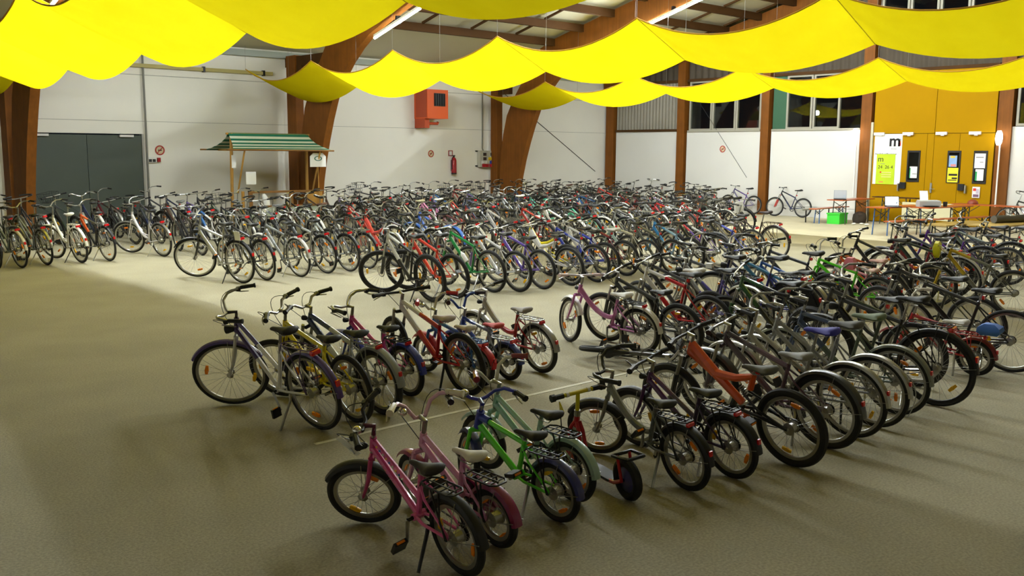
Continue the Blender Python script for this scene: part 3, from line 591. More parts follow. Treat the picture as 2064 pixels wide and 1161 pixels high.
obj('body', MB().loft([[(r * math.cos(a * math.pi / 6), r * math.sin(a * math.pi / 6), z) for a in range(12)] for r, z in ((.12, 0), (.13, .05), (.12, .22), (.05, .28))]).mesh('b', [mat('can_red', '8e1f1a', .4)], True), r_); obj('handle', MB().tube([(-.05, 0, .27), (-.03, 0, .36), (.03, 0, .36), (.05, 0, .27)], .012, 5).mesh('h', [M_BLK], True), r_)
#BIKES#

# ------------------------------------------------------------------ bicycles
def matte(c): return mat('vinyl_' + c, c, .6, 0, .12, 40)
CACHE = {}
def cached(key, fn):
    if key not in CACHE: CACHE[key] = fn()
    return CACHE[key]
V = Vector
TYRE = {'city': .019, 'lady': .019, 'low': .021, 'mtb': .027, 'susp': .028, 'road': .0125, 'kid': .022, 'kidlady': .022, 'kidlow': .022}
class G: pass
def geo(kind, R):
    g = G(); g.R = R; g.k = kind; g.tr = TYRE[kind]
    small = R < .3
    if small:
        g.wb = 2.75 * R + .25; g.cs = .9 * R + .13; g.bbz = .55 * R + .115; g.ha = math.radians(69); g.L = .75 * R + .12
        g.zs = 1.6 * R + .21; g.zb = 2.0 * R + .24; g.hl = .09; g.fat = .92
    else:
        g.wb = 1.09; g.cs = .445; g.bbz = .28; g.ha = math.radians(70); g.L = .5; g.zs = .96; g.zb = 1.07; g.hl = .14; g.fat = 1.
        if R < .332: g.zs = .84; g.zb = .92; g.L = .45
        elif kind in ('mtb', 'susp'): g.zs = .93; g.zb = .99; g.L = .44; g.wb = 1.08
        if kind == 'road': g.zs = .97; g.zb = .92; g.L = .54; g.wb = 1.0; g.cs = .42
    g.RH = V((0, 0, R)); g.FH = V((g.wb, 0, R)); g.BB = V((g.cs, 0, g.bbz))
    g.a = V((-math.cos(g.ha), 0, math.sin(g.ha))); g.off = .045 if not small else .035
    g.A0 = V((g.wb - g.off / math.sin(g.ha), 0, R))
    g.sc = R + g.tr + (.075 if kind in ('mtb', 'susp') else .05)
    g.Hb = g.A0 + g.a * (g.sc + .03); g.Ht = g.Hb + g.a * g.hl
    sd = V((-math.cos(math.radians(72)), 0, math.sin(math.radians(72)))); g.sd = sd
    g.S = g.BB + sd * g.L
    g.SAD = g.BB + sd * ((g.zs - g.bbz) / sd.z)
    sb = (g.zb - g.A0.z) / g.a.z; g.ST = g.A0 + g.a * max(sb, g.sc + .03 + g.hl + .05)
    g.ext = (.055 if small else .07) if kind != 'road' else .1
    g.CL = g.ST + V((g.ext, 0, .01))
    return g
def mix(a, b, t): return a + (b - a) * t
def curve(p0, p1, p2, n=7): return [(1 - t) ** 2 * p0 + 2 * t * (1 - t) * p1 + t * t * p2 for t in [i / n for i in range(n + 1)]]
def frame_mesh(kind, R, n):
    g = geo(kind, R); mb = MB(); f = g.fat
    base = kind.replace('kid', '') if kind.startswith('kid') else kind
    def two(p, q, r, fr=.5): c = mix(p, q, fr); mb.tube([p, c], r, n, 0); mb.tube([c, q], r, n, 1)
    mb.tube([g.Hb, g.Ht], .021 * f, n, 0)
    low, up = mix(g.Hb, g.Ht, .2), mix(g.Hb, g.Ht, .8)
    fat = 1.35 if base in ('mtb', 'city') else 1.1
    if base == 'susp':
        J = mix(low, g.BB, .5) + V((.0, 0, .07)); two(up, J, .04 * f, .6); two(low, J, .034 * f, .6)
        mb.tube([J, mix(J, g.S, .55) + V((0, 0, -.02)), g.S], [.038 * f, .03 * f, .026 * f], n, 1)
        mb.tube([J, g.BB + V((.0, 0, .1))], [.036 * f, .03 * f], n, 1)
        mb.tube([g.S + g.sd * .02, g.S - g.sd * .1], .024 * f, n, 1)
    elif base == 'low':
        c = g.BB + V((.17 * f, 0, .04)); pts = curve(mix(low, up, .5), c, g.BB + g.sd * .1, 8)
        mb.tube(pts[:5], .028 * f, n, 0); mb.tube(pts[4:], .027 * f, n, 1)
        mb.tube([g.BB + g.sd * .3 * g.L, pts[4]], .012, max(5, n - 2), 1)
        mb.tube([g.BB, g.S], .017 * f, n, 1)
    elif base == 'lady':
        two(low, g.BB, .021 * f); two(up, g.BB + g.sd * g.L * .42, .018 * f); mb.tube([g.BB, g.S], .017 * f, n, 1)
    else:
        S2 = g.S - g.sd * .03; 
        if base in ('mtb', ''): S2 = g.BB + g.sd * (g.L - .03)
        two(low, g.BB, .02 * f * fat); two(up, S2, .016 * f * fat); mb.tube([g.BB, g.S], .016 * f * 1.05, n, 1)
    mb.tube([g.BB + V((0, -.04, 0)), g.BB + V((0, .04, 0))], .023 * f, n, 1)
    hub = .055 if R > .3 else .045
    m5 = max(5, n - 2); st = g.S - g.sd * .05
    ctr = .018 + g.tr
    for s in (-1, 1):
        H = g.RH + V((0, s * hub, 0))
        if base == 'susp':
            mb.tube([g.BB + V((-.0, s * .03, .06)), mix(g.BB, g.RH, .45) + V((0, s * (ctr + .02), .06)), H], .014 * f, m5, 2)
            mb.tube([g.BB + V((-.03, s * .03, .2 * f)), mix(g.BB + V((0, 0, .2 * f)), g.RH, .45) + V((0, s * (ctr + .02), 0)), H], .011 * f, m5, 2)
        else:
            mb.tube([g.BB + V((-.01, s * .025, 0)), mix(g.BB, g.RH, .3) + V((0, s * (ctr + .005), 0)), H], .010 * f, m5, 1)
            mb.tube([st + V((0, s * .012, 0)), mix(st, g.RH, .3) + V((0, s * (ctr + .004), 0)), H], .008 * f, m5, 1)
    if base == 'susp':       # shock with coil
        a, b = g.BB + V((-.04, 0, .16 * f)), mix(g.BB, g.S, .55) + V((.07, 0, .06))
        mb.tube([a, b], .011, m5, 2); ax = (b - a).normalized(); o1 = ax.orthogonal().normalized(); o2 = ax.cross(o1)
        mb.tube([mix(a, b, i / 30) + (o1 * math.cos(i * 1.3) + o2 * math.sin(i * 1.3)) * .022 for i in range(4, 28)], .004, 4, 3)
    return mb.mesh('frame', [M_BLK, M_BLK, M_BLK, M_ALU], True)
def fork_mesh(kind, R, n):
    g = geo(kind, R); mb = MB(); hub = .05 if R > .3 else .04; w = g.tr + .022
    C = g.A0 + g.a * g.sc
    mb.tube([C, g.ST - g.a * .01], .013, n, 1)
    mb.tube([C + V((0, -w, 0)), C + V((0, w, 0))], .016, n, 0)
    for s in (-1, 1):
        H = g.FH + V((0, s * hub, 0)); T = C + V((0, s * w, 0))
        if kind in ('mtb', 'susp'):
            T = T + V((.02, s * .012, 0)); m_ = mix(T, H, .45); mb.tube([T + g.a * .03, m_], .014, n, 1); mb.tube([m_ + g.a * .03, H + V((-.01, 0, 0))], .02, n, 0)
        else: mb.tube([T, mix(T, H, .55) - V((.012, 0, 0)), mix(T, H, .85) - V((.006, 0, 0)), H], [.014, .013, .010, .008], n, 0)
    return mb.mesh('fork', [M_BLK, M_ALU], True)
def rim_prof(R, t): r = R - 2 * t; return [(r - .016, -.010), (r + .004, -.012), (r + .004, .012), (r - .016, .010), (r - .020, 0)]
def tyre_mb(mb, R, t, N, n, m=0):
    return mb.revolve([(R - t + t * math.cos(2 * math.pi * j / n), t * math.sin(2 * math.pi * j / n)) for j in range(n)], N, m)
def spokes_mb(mb, R, t, cnt, m, hub=.03, r=.0013):
    ro = R - 2 * t - .014
    for i in range(cnt):
        a = 2 * math.pi * i / cnt; b = a + (.55 if i % 4 < 2 else -.55); s = 1 if i % 2 else -1
        mb.tube([(.02 * math.cos(b), s * hub, .02 * math.sin(b)), (ro * math.cos(a), 0, ro * math.sin(a))], r, 3, m)
def hub_mb(mb, m, hub=.03, big=.018):
    mb.revolve([(.006, -hub - .02), (.006, hub + .02), (.012, hub + .01), (big + .012, hub), (big, hub - .006), (big, -hub + .006), (big + .012, -hub), (.012, -hub - .01)], 10, m)
def wheel_parts(R, t, big): 
    A = cached(('ty', R, t), lambda: tyre_mb(MB(), R, t, 44, 8).mesh('tyre', [M_RUB], True))
    B = cached(('ri', R, t), lambda: MB().revolve(rim_prof(R, t), 44).mesh('rim', [M_ALU], True))
    def sp():
        mb = MB(); spokes_mb(mb, R, t, 28 if R > .2 else 20, 0); return mb.mesh('spokes', [M_STEEL])
    Cc = cached(('sp', R, t), sp)
    def hb(): mb = MB(); hub_mb(mb, 0, big=big); return mb.mesh('hub', [M_ALU], True)
    D = cached(('hb', big), hb)
    return A, B, Cc, D
def wheel_merged(R, t, lo):
    def mk():
        mb = MB(); tyre_mb(mb, R, t, 24 if lo else 32, 5 if lo else 6, 0); mb.revolve(rim_prof(R, t), 24 if lo else 32, 1); spokes_mb(mb, R, t, 14 if lo else 22, 2, r=.0016 if lo else .0014); hub_mb(mb, 1)
        return mb.mesh('wheel', [M_RUB, M_ALU, M_STEEL], True)
    return cached(('wm', R, t, lo), mk)
def refl_mesh(): return cached('refl', lambda: MB().loft([[(x * s, y, z * s) for x, z in ((-.045, -.012), (0, -.018), (.045, -.012), (.045, .012), (0, .018), (-.045, .012))] for y, s in ((-.01, .9), (0, 1), (.01, .9))]).mesh('reflector', [M_AMB]))
def bar_pts(bar, k):
    h = {'flat': [(0, 0, 0), (.0, .08, .005), (-.01, .17, .01), (-.045, .29, .012)],
         'riser': [(0, 0, 0), (.0, .05, 0), (.02, .11, .045), (-.0, .17, .06), (-.05, .29, .055)],
         'city': [(0, 0, 0), (.03, .06, .01), (.05, .13, .05), (.02, .2, .075), (-.07, .265, .07), (-.2, .29, .05)],
         'kid': [(0, 0, 0), (.0, .04, 0), (.02, .1, .09), (.0, .16, .13), (-.05, .22, .135), (-.12, .28, .125)],
         'drop': [(0, 0, 0), (0, .1, 0), (.0, .19, 0), (.06, .205, -.005), (.105, .21, -.05), (.09, .212, -.11), (.03, .215, -.135), (-.06, .216, -.135)],
         'butterfly': [(0, 0, 0), (0, .08, 0), (-.02, .17, .01), (-.02, .26, .02), (.04, .3, .03), (.12, .27, .035), (.16, .17, .04), (.15, .08, .04)]}[bar]
    return [V(p) * k for p in h]
def bar_mesh(bar, k, n):
    P = bar_pts(bar, k); full = [V((p.x, -p.y, p.z)) for p in reversed(P[1:])] + P
    mb = MB(); mb.tube(full, .0115, n, 0)
    if bar == 'drop': mb.tube([V((p.x, -p.y, p.z)) for p in reversed(P[2:])], .0155, n, 1); mb.tube(P[2:], .0155, n, 1)
    if bar == 'butterfly': mb.tube(P[2:], .017, n, 1); mb.tube([V((p.x, -p.y, p.z)) for p in P[2:]], .017, n, 1)
    return mb.mesh('handlebar', [M_ALU, M_BLK], True)
def grip_mesh(bar, k, s, n):
    P = [V((p.x, s * p.y, p.z)) for p in bar_pts(bar, k)]; a, b = P[-2], P[-1]; d = (b - a).normalized(); a = b - d * min(.125 * max(k, .8), (b - a).length + .04)
    return MB().tube([a, a + d * .01, b - d * .012, b - d * .01, b + d * .004], [.014, .017, .0165, .021, .021], n).mesh('grip', [M_BLK], True)
def lever_mesh(bar, k, s):
    P = [V((p.x, s * p.y, p.z)) for p in bar_pts(bar, k)]; a, b = P[-2], P[-1]; d = (b - a).normalized(); a = b - d * min(.15 * max(k, .8), (b - a).length * 1.0)
    mb = MB(); mb.box(a + V((.01, 0, -.008)), (.035, .03, .03), 1)
    mb.tube([a + V((.012, 0, -.012)), a + V((.045, s * .01, -.025)), a + V((.05, 0, -.035)) + d * .05, a + V((.035, 0, -.045)) + d * .1], [.008, .007, .006, .004], 5, 0)
    return mb.mesh('brake_lever', [M_ALU, M_BLK], True)
def saddle_mesh(k, n=10):
    mb = MB(); rings = []
    for x, w, t, z in ((.145, .012, .014, -.004), (.12, .02, .022, 0), (.05, .026, .026, .0), (-.02, .045, .032, .002), (-.08, .078, .038, .008), (-.12, .082, .038, .014), (-.14, .06, .028, .012), (-.148, .03, .012, .008)):
        rings.append([(x * k, w * k * math.cos(a), (z - .012 + (t * .9 if math.sin(a) > 0 else t * .8) * math.sin(a)) * k) for a in [2 * math.pi * j / n for j in range(n)]])
    mb.loft(list(reversed(rings)), 0)
    for s in (-1, 1): mb.tube([(.1 * k, s * .012 * k, -.02), (.03, s * .02, -.045), (-.05, s * .022, -.045), (-.11 * k, s * .03 * k, -.015)], .004, 4, 1)
    return mb.mesh('saddle', [M_LEA, M_STEEL], True)
def post_mesh(kind, R, n):
    g = geo(kind, R); return MB().tube([g.S - g.sd * .06, g.SAD - g.sd * .03], .0125, n).mesh('seatpost', [M_ALU], True)
def crank_mesh(kind, R, n, pedals):
    g = geo(kind, R); k = .165 if R > .3 else .08 + .26 * R; r = (.09 if R > .3 else .065); mb = MB()
    prof = [(r, -.002), (r, .002), (r - .02, .002), (r - .02, -.002)]
    mb2 = MB().revolve(prof, 20, 1); mb.v = [(x, y - .055, z) for x, y, z in mb2.v]; mb.f = mb2.f; mb.m = mb2.m
    for i in range(4): a = i * math.pi / 2 + .4; mb.tube([(0, -.055, 0), ((r - .01) * math.cos(a), -.055, (r - .01) * math.sin(a))], .006, 4, 1)
    mb.tube([(0, -.075, 0), (0, .075, 0)], .011, 6, 1)
    for s, sg in ((-1, 1), (1, -1)):
        e = V((sg * k * .9, s * .085, -sg * k * .43)); mb.tube([(0, s * .075, 0), e], [.012, .009], 5, 0)
        if pedals: mb.box(e + V((0, s * .05, 0)), (.075, .075, .022), 2)
    return mb.mesh('crankset', [M_ALU, M_DKM, M_BLK], True)
def pedal_pos(R):
    k = .165 if R > .3 else .08 + .26 * R
    return [V((sg * k * .9, s * .085, -sg * k * .43)) for s, sg in ((-1, 1), (1, -1))]
def chain_mesh(kind, R):
    g = geo(kind, R); r1 = .085 if R > .3 else .06; r0 = .04; y = -.05; mb = MB(); d = (g.BB - g.RH).normalized(); u = V((-d.z, 0, d.x))
    for s in (1, -1): mb.tube([g.RH + u * s * r0 + V((0, y, 0)), g.BB + u * s * r1 + V((0, y - .005, 0))], .0045, 4)
    mb2 = MB().revolve([(.045, -.004), (.045, .004), (.015, .008), (.015, -.008)], 14, 0)
    o = len(mb.v); mb.v += [(x + g.RH.x, yy + y + .005, z + g.RH.z) for x, yy, z in mb2.v]; mb.f += [tuple(i + o for i in q) for q in mb2.f]; mb.m += mb2.m
    return mb.mesh('chain', [M_DKM], True)
def guard_chain_mesh(kind, R):
    g = geo(kind, R); r1 = .1 if R > .3 else .075; d = (g.BB - g.RH).normalized(); u = V((-d.z, 0, d.x)); P = []
    for i in range(9): a = -math.pi / 2 + math.pi * i / 8; P.append(g.BB + d * r1 * math.cos(a) + u * r1 * math.sin(a))
    P += [g.RH + u * .06 + d * .03, g.RH + u * .03 - d * .02, g.RH - u * .05 + d * .05]
    return MB().prism([(p.x, p.z) for p in P], 1, -.075, -.06).mesh('chain_guard', [M_BLK])
def mudguard_mesh(R, t, a0, a1, n=16):
    r = R + .016; w = t + .012; mb = MB(); rows = []
    for i in range(n + 1):
        a = math.radians(a0 + (a1 - a0) * i / n); rows.append([((r + dr) * math.cos(a), y, (r + dr) * math.sin(a)) for y, dr in ((-w, -.014), (-w * .7, .003), (0, .009), (w * .7, .003), (w, -.014), (w * .65, -.001), (0, .005), (-w * .65, -.001))])
    mb.loft(rows, 0)
    for aa in (a0 + (a1 - a0) * .55, a1 - 8):
        a = math.radians(aa)
        for s in (-1, 1): mb.tube([(0, s * .055, 0), (r * math.cos(a), s * w, r * math.sin(a))], .0025, 4, 1)
    return mb.mesh('mudguard', [M_BLK, M_STEEL], True)
def rack_mesh(kind, R):
    g = geo(kind, R); z = 2 * R + (.06 if R > .3 else .045); x0 = g.S.x - .05 if R > .3 else g.S.x - .04; L = .38 if R > .3 else .16 + .5 * R; x1 = x0 - L; w = .055 if R > .3 else .05; mb = MB()
    mb.tube([(x0, -.03, z), (x0 - .04, -w, z), (x1 + .03, -w, z), (x1, -.03, z), (x1, .03, z), (x1 + .03, w, z), (x0 - .04, w, z), (x0, .03, z)], .006, 5, 0, True)
    for i in range(4): x = x0 - .06 - (L - .1) * i / 3; mb.tube([(x, -w, z), (x, w, z)], .004, 4, 0)
    mb.tube([(x0 - .02, 0, z + .004), (x1 + .02, 0, z + .004)], .004, 4, 0)
    for s in (-1, 1):
        mb.tube([(x1 + .1, s * w, z), (x1 + .14 if R > .3 else x1 + .1, s * (w + .02), z - .16), (0, s * .065, R)], .005, 4, 0); mb.tube([(x0 - .1, s * w, z), (0.01, s * .065, R)], .005, 4, 0)
        mb.tube([(x0, s * .03, z), (g.S.x + .01, s * .02, g.S.z - .08 if g.S.z < z + .12 else z + .02)], .005, 4, 0)
    return mb.mesh('rack', [M_BLK], True)
def kick_mesh(kind, R, lean):
    g = geo(kind, R); y = .24 if R > .3 else .17
    return MB().tube([(g.cs * .62, .03, g.bbz * .97), (g.cs * .55, .06, g.bbz * .85), (g.cs * .45, y, y * math.tan(lean) + .006)], [.012, .011, .009], 6).mesh('kickstand', [M_ALU], True)
def basket_mesh():
    mb = MB(); 
    for z, s in ((0, .8), (.1, .9), (.2, 1.)): mb.tube([(x * s * .17, y * s * .15, z) for x, y in ((-1, -1), (1, -1), (1, 1), (-1, 1))], .004, 4, 0, True)
    for i in range(5):
        t = -1 + .5 * i
        for q in ((t, -1), (t, 1), (-1, t), (1, t)): mb.tube([(q[0] * .136, q[1] * .12, 0), (q[0] * .17, q[1] * .15, .2)], .003, 3)
    for i in range(5): t = -1 + .5 * i; mb.tube([(t * .136, -.12, 0), (t * .136, .12, 0)], .003, 3)
    return mb.mesh('basket', [M_DKM])
def cable_mesh(bar, k):
    P = bar_pts(bar, k); mb = MB()
    for s in (-1, 1):
        q = V((P[-2].x, s * P[-2].y, P[-2].z)); mb.tube(curve(q + V((.02, 0, 0)), q * .7 + V((.22, 0, .07)), V((.02, 0, -.14)), 8), .0028, 4)
    return mb.mesh('brake_cables', [M_BLK], True)
NAMES = {'city': 'trekking_bicycle', 'lady': 'ladies_bicycle', 'low': 'step_through_bicycle', 'mtb': 'mountain_bike', 'susp': 'suspension_bike', 'road': 'road_bicycle', 'kid': 'childrens_bicycle', 'kidlady': 'girls_bicycle', 'kidlow': 'girls_bicycle'}
def setm(o, *ms):
    for i, m in enumerate(ms):
        if m is None or i >= len(o.material_slots): continue
        o.material_slots[i].link = 'OBJECT'; o.material_slots[i].material = m
BIKES = []
def bike(u, w, yaw, kind, R, A, B=None, fork=None, bar=None, barm=None, saddle=None, grip=None, guard=None, rack=None, light=True, head=None, kick=True, lean=8., steer=0., tier=0,
         label=None, row=None, rim=None, amber=2, cg=None, bell=False, sc=1., susp=None, basket=False, flat=False, z=0., stem=None, feat=None):
    R = round(R, 3); B = B or A; g = geo(kind, R); n = (8, 7, 5)[tier]; small = R < .3
    t = empty(NAMES[kind]); ph = math.radians(lean)
    Mr = Matrix.Translation((u, w, z)) @ Matrix.Rotation(math.radians(yaw), 4, 'Z') @ Matrix.Rotation(-ph, 4, 'X') @ Matrix.Scale(sc, 4)
    t.matrix_world = Mr; t['category'] = 'bicycle'
    pa, pb = paint(A), paint(B); pf = paint(fork) if fork else pa
    Ms = Matrix.Translation(g.A0) @ Matrix.Rotation(math.radians(steer), 4, g.a) @ Matrix.Translation(-g.A0)
    o = obj('frame', cached(('fr', kind, R, n), lambda: frame_mesh(kind, R, n)), t); setm(o, pa, pb, paint(susp) if susp else None); fr_o = o
    o = obj('fork', cached(('fk', kind, R, n), lambda: fork_mesh(kind, R, n)), t, M=Ms); setm(o, pf)
    rimm = {'black': M_DKM, None: None, 'white': M_WHT}.get(rim, None)
    for nm, C, Mx, big in (('front_wheel', g.FH, Ms, .018), ('rear_wheel', g.RH, Matrix(), .032)):
        sp = random.uniform(0, 6.28); MW = Mx @ Matrix.Translation(C) @ Matrix.Rotation(sp, 4, 'Y')
        if tier == 0:
            a, b, c, d = wheel_parts(R, g.tr, big); wo = obj(nm, a, t, M=MW)
            q = obj('rim', b, wo); setm(q, rimm); obj('spokes', c, wo); obj('hub', d, wo)
        else:
            wo = obj(nm, wheel_merged(R, g.tr, tier == 2), t, M=MW); setm(wo, None, rimm)
        rr = R * .62
        for i in range(amber if tier < 2 else min(amber, 1)):
            q = obj('reflector', refl_mesh(), wo, M=Matrix.Rotation(i * math.pi + .4, 4, 'Y') @ Matrix.Translation((0, 0, rr)) @ Matrix.Scale(1 if R > .3 else .8, 4))
            if (len(BIKES) + i) % 3 == 0: setm(q, M_YEL)
    bar = bar or ('flat' if kind in ('mtb', 'susp') else 'drop' if kind == 'road' else 'kid' if R < .24 else 'city'); bk = 1. if not small else .55 + 1.45 * R
    MB_ = Ms @ Matrix.Translation(g.CL); bm = {'alu': M_ALU, 'black': M_BLK, None: M_ALU}.get(barm) or paint(barm)
    ho = obj('handlebar', cached(('bar', bar, round(bk, 3), n), lambda: bar_mesh(bar, bk, n)), t, M=MB_); setm(ho, bm)
    gm = paint(grip) if grip else M_BLK
    if bar not in ('drop', 'butterfly'):
        for s in (-1, 1):
            q = obj('grip', cached(('grip', bar, round(bk, 3), s, n), lambda: grip_mesh(bar, bk, s, n)), ho); setm(q, gm)
            if tier < 2: obj('brake_lever', cached(('lev', bar, round(bk, 3), s), lambda: lever_mesh(bar, bk, s)), ho)
    if tier == 0:
        obj('brake_cables', cached(('cab', bar, round(bk, 3)), lambda: cable_mesh(bar, bk)), ho)
        if bell: obj('bell', cached('bell', lambda: MB().ell((.0, .1, .05), (.028, .028, .022), 10, 6).mesh('bell', [M_CHR], True)), ho)
    o = obj('stem', cached(('stem', kind, R, n), lambda: MB().tube([g.ST - g.a * .06, g.ST, g.CL], [.014, .015, .015], n).mesh('stem', [M_ALU], True)), t, M=Ms); setm(o, paint(stem) if stem else (M_BLK if tier and len(BIKES) % 2 else None))
    sk = 1. if not small else .62 + R
    so = obj('saddle', cached(('sad', round(sk, 3), n), lambda: saddle_mesh(sk, 10 if tier < 2 else 7)), t, g.SAD + V((-.02, 0, 0))); setm(so, matte(saddle) if saddle else None)
    if tier == 0: obj('seatpost', cached(('post', kind, R, n), lambda: MB().tube([g.S - g.sd * .06 - g.SAD + V((.02, 0, 0)), V((.02, 0, 0)) - g.sd * .03], .0125, n).mesh('seatpost', [M_ALU], True)), so)
    else: obj('seatpost', cached(('postt', kind, R, n), lambda: post_mesh(kind, R, n)), t)
    co = obj('crankset', cached(('crk', kind, R, tier > 0), lambda: crank_mesh(kind, R, n, tier > 0)), t, M=Matrix.Translation(g.BB) @ Matrix.Rotation(random.uniform(0, 6.28), 4, 'Y'))
    if tier == 0:
        for pp, s in zip(pedal_pos(R), (-1, 1)):
            q = obj('pedal', cached(('ped', s), lambda: MB().box((0, s * .05, 0), (.075, .08, .024), 0).box((0.036, s * .05, 0), (.008, .05, .014), 1).box((-.036, s * .05, 0), (.008, .05, .014), 1).mesh('pedal', [M_BLK, M_AMB])), co, pp)
    if cg: o = obj('chain_guard', cached(('cgd', kind, R), lambda: guard_chain_mesh(kind, R)), t); setm(o, paint(cg))
    elif tier < 2: obj('chain', cached(('chn', kind, R), lambda: chain_mesh(kind, R)), t)
    if guard:
        gm_ = M_ALU if guard == 'alu' else M_BLK if guard == 'black' else paint(guard)
        mg = cached(('mgf', R, g.tr, tier > 1), lambda: mudguard_mesh(R, g.tr, 40, 160, 9 if tier > 1 else 18)); o = obj('front_mudguard', mg, t, M=Ms @ Matrix.Translation(g.FH)); setm(o, gm_)
        mg = cached(('mgr', R, g.tr, tier > 1), lambda: mudguard_mesh(R, g.tr, 25, 178, 10 if tier > 1 else 22)); o = obj('rear_mudguard', mg, t, g.RH); setm(o, gm_)
        if light and tier < 2: obj('guard_reflector', cached(('grf', R), lambda: MB().box(((R + .03) * math.cos(math.radians(158)), 0, (R + .03) * math.sin(math.radians(158))), (.02, .035, .05) if R > .3 else (.014, .024, .034)).mesh('gr', [M_RED])), t, g.RH)
    if rack:
        o = obj('rack', cached(('rck', kind, R), lambda: rack_mesh(kind, R)), t); setm(o, M_ALU if rack == 'alu' else M_BLK if rack == 'black' else paint(rack))
        if light:
            z_ = 2 * R + (.06 if not small else .045); x1 = (g.S.x - .05 - .38) if not small else g.S.x - .04 - .16 - .5 * R
            obj('tail_light', cached(('tl', kind, R), lambda: MB().loft([[(x1 + d, y * s, z_ - .025 + zz * s) for y, zz in ((-.05, -.022), (.05, -.022), (.055, .0), (.045, .024), (-.045, .024), (-.055, 0))] for d, s in ((-.025, .75), (-.012, .85), (.01, .85))] if R > .3 else [[(x1 + d, y * s, z_ - .018 + zz * s) for y, zz in ((-.05, -.022), (.05, -.022), (.055, .0), (.045, .024), (-.045, .024), (-.055, 0))] for d, s in ((-.016, .5), (-.008, .58), (.006, .58))]).mesh('tail_light', [M_RED])), o)
    elif light and not guard:
        obj('tail_reflector', cached(('trf', kind, R), lambda: MB().tube([g.S + g.sd * .05 + V((-.015, 0, 0)), g.S + g.sd * .05 + V((-.035, 0, 0))], .022, 10).mesh('tr', [M_RED])), t)
    if head or (head is None and guard and tier < 2 and R > .2):
        C = g.A0 + g.a * (g.sc + .07) + V((.06, 0, 0))
        o = obj('headlight', cached(('hl', kind, R), lambda: MB().loft([[(C.x + x, r * math.cos(a * math.pi / 5), C.z + r * math.sin(a * math.pi / 5)) for a in range(10)] for x, r in [(q * (1 if R > .3 else .6), e * (1 if R > .3 else .6)) for q, e in ((-.05, .012), (-.03, .03), (.02, .038), (.035, .036))]], 0).mesh('headlight', [M_BLK], True)), t, M=Ms)
    if kick and tier < 2:
        o = obj('kickstand', cached(('ks', kind, R, lean), lambda: kick_mesh(kind, R, ph)), t); setm(o, M_BLK if len(BIKES) % 3 == 0 else None)
    if basket:
        C = g.CL + V((.17, 0, -.12)); obj('basket', cached('basket', basket_mesh), t, M=Ms @ Matrix.Translation(C))
    rec = dict(o=t, kind=kind, A=A, B=B, R=R, guard=guard, rack=rack, row=row, label=label, u=u, w=w, saddle=saddle, bar=bar, feat=feat, g=g, ho=ho, fr=fr_o, Ms=Ms, basket=basket)
    BIKES.append(rec)
    return rec
def addpart(rec, name, mb, m, parent=None, smooth=False): return obj(name, mb.mesh(name, [m], smooth), parent or rec['o'])
D = {}
# ---- front row (children's bicycles), right to the photographer
b = bike(2.95, 3.65, 89, 'kidlady', .215, 'd84a92', 'e2629f', fork='c23f7e', bar='riser', barm='black', stem='5a1030', saddle='2a221d', guard='black', rack='black', lean=10, steer=44, cg=None, label='pink girls bicycle with flowered frame and white paper tag, nearest of all', light=False, sc=1.03, bell=True)
o = addpart(b, 'paper_tag', MB().box((0, 0, 0), (.032, .003, .15), 0, Euler((0, .5, 0)).to_matrix()), M_PAP, b['ho']); o.location = (.03, .2, .03)
g = b['g']; dm_ = [mat('decal_' + c, c, .5) for c in ('e8a23a', '3f62b5', 'd8d4c4')]
for i in range(9):
    for j in range(2):
        p0 = mix(mix(g.Hb, g.Ht, .2 + .6 * j), g.BB + g.sd * g.L * .42 * j, .12 + .07 * i); obj('flower_decal', cached(('fd', i % 3), lambda: MB().ell((0, 0, 0), (.016, .022, .012), 6, 4).mesh('fd', [dm_[i % 3]])), b['fr'], p0)
bike(3.32, 3.79, 90, 'kidlady', .16, 'e6a8cd', 'd894bf', fork='e6a8cd', bar='kid', barm='e3b6cf', grip='d9d2b0', saddle='dcd8cb', guard='8a2456', rack='black', lean=8, steer=-8, cg='8a1f58', label='small pale pink childrens bicycle with cream saddle and magenta mudguards', light=False, head=False, sc=1.12, bell=True)
b = bike(3.83, 3.83, 93, 'kid', .19, '66e838', '66e838', fork='66e838', bar='city', barm='3036b0', saddle='211c1a', guard='25276e', rack='black', lean=7, steer=-26, label='lime green childrens bicycle with blue mudguards and blue handlebar', light=False, sc=1.02, stem='2b2f8f', bell=True)
g = b['g']; addpart(b, 'head_sleeve', MB().tube([g.Hb - g.a * .01, g.Ht + g.a * .02], .027, 10), paint('2b3aa0'), None, True); addpart(b, 'tube_sleeve', MB().tube([mix(mix(g.Hb, g.Ht, .8), g.S, .0), mix(mix(g.Hb, g.Ht, .8), g.S, .22)], .025, 10), paint('2b3aa0'), None, True)
bike(4.14, 4.0, 91, 'kidlady', .19, '9fc9b4', 'a9c9b8', bar='kid', barm='d6d2c4', grip='8e2a2a', saddle='262220', guard='9db8ac', rack='black', lean=7, steer=5, label='small mint childrens bicycle with white high handlebar behind the lime one', light=False, head=False, sc=1.08)
bike(4.85, 3.65, 83, 'kidlow', .225, '8d8f88', '6f716b', fork='85867e', bar='city', barm='black', saddle='2a2826', guard='black', rack='black', lean=8, steer=36, label='silver step-through childrens bicycle with black mudguards beside the red scooter', sc=1.0)
bike(5.27, 3.59, 86, 'kidlady', .22, '5a2a66', '45304f', fork='4f2760', bar='flat', barm='black', saddle='30302e', guard='black', rack='black', lean=8, steer=8, label='dark purple childrens bicycle with grey saddle beside the silver one', sc=1.04)
bike(5.8, 3.45, 88, 'susp', .27, 'e0521a', 'f05e1c', susp='1d1d1d', fork='1c1c1c', bar='flat', barm='black', saddle='5a5a56', lean=9, steer=6, label='orange and black full suspension bike with bare rear wheel', sc=1.08, light=True, kick=False)
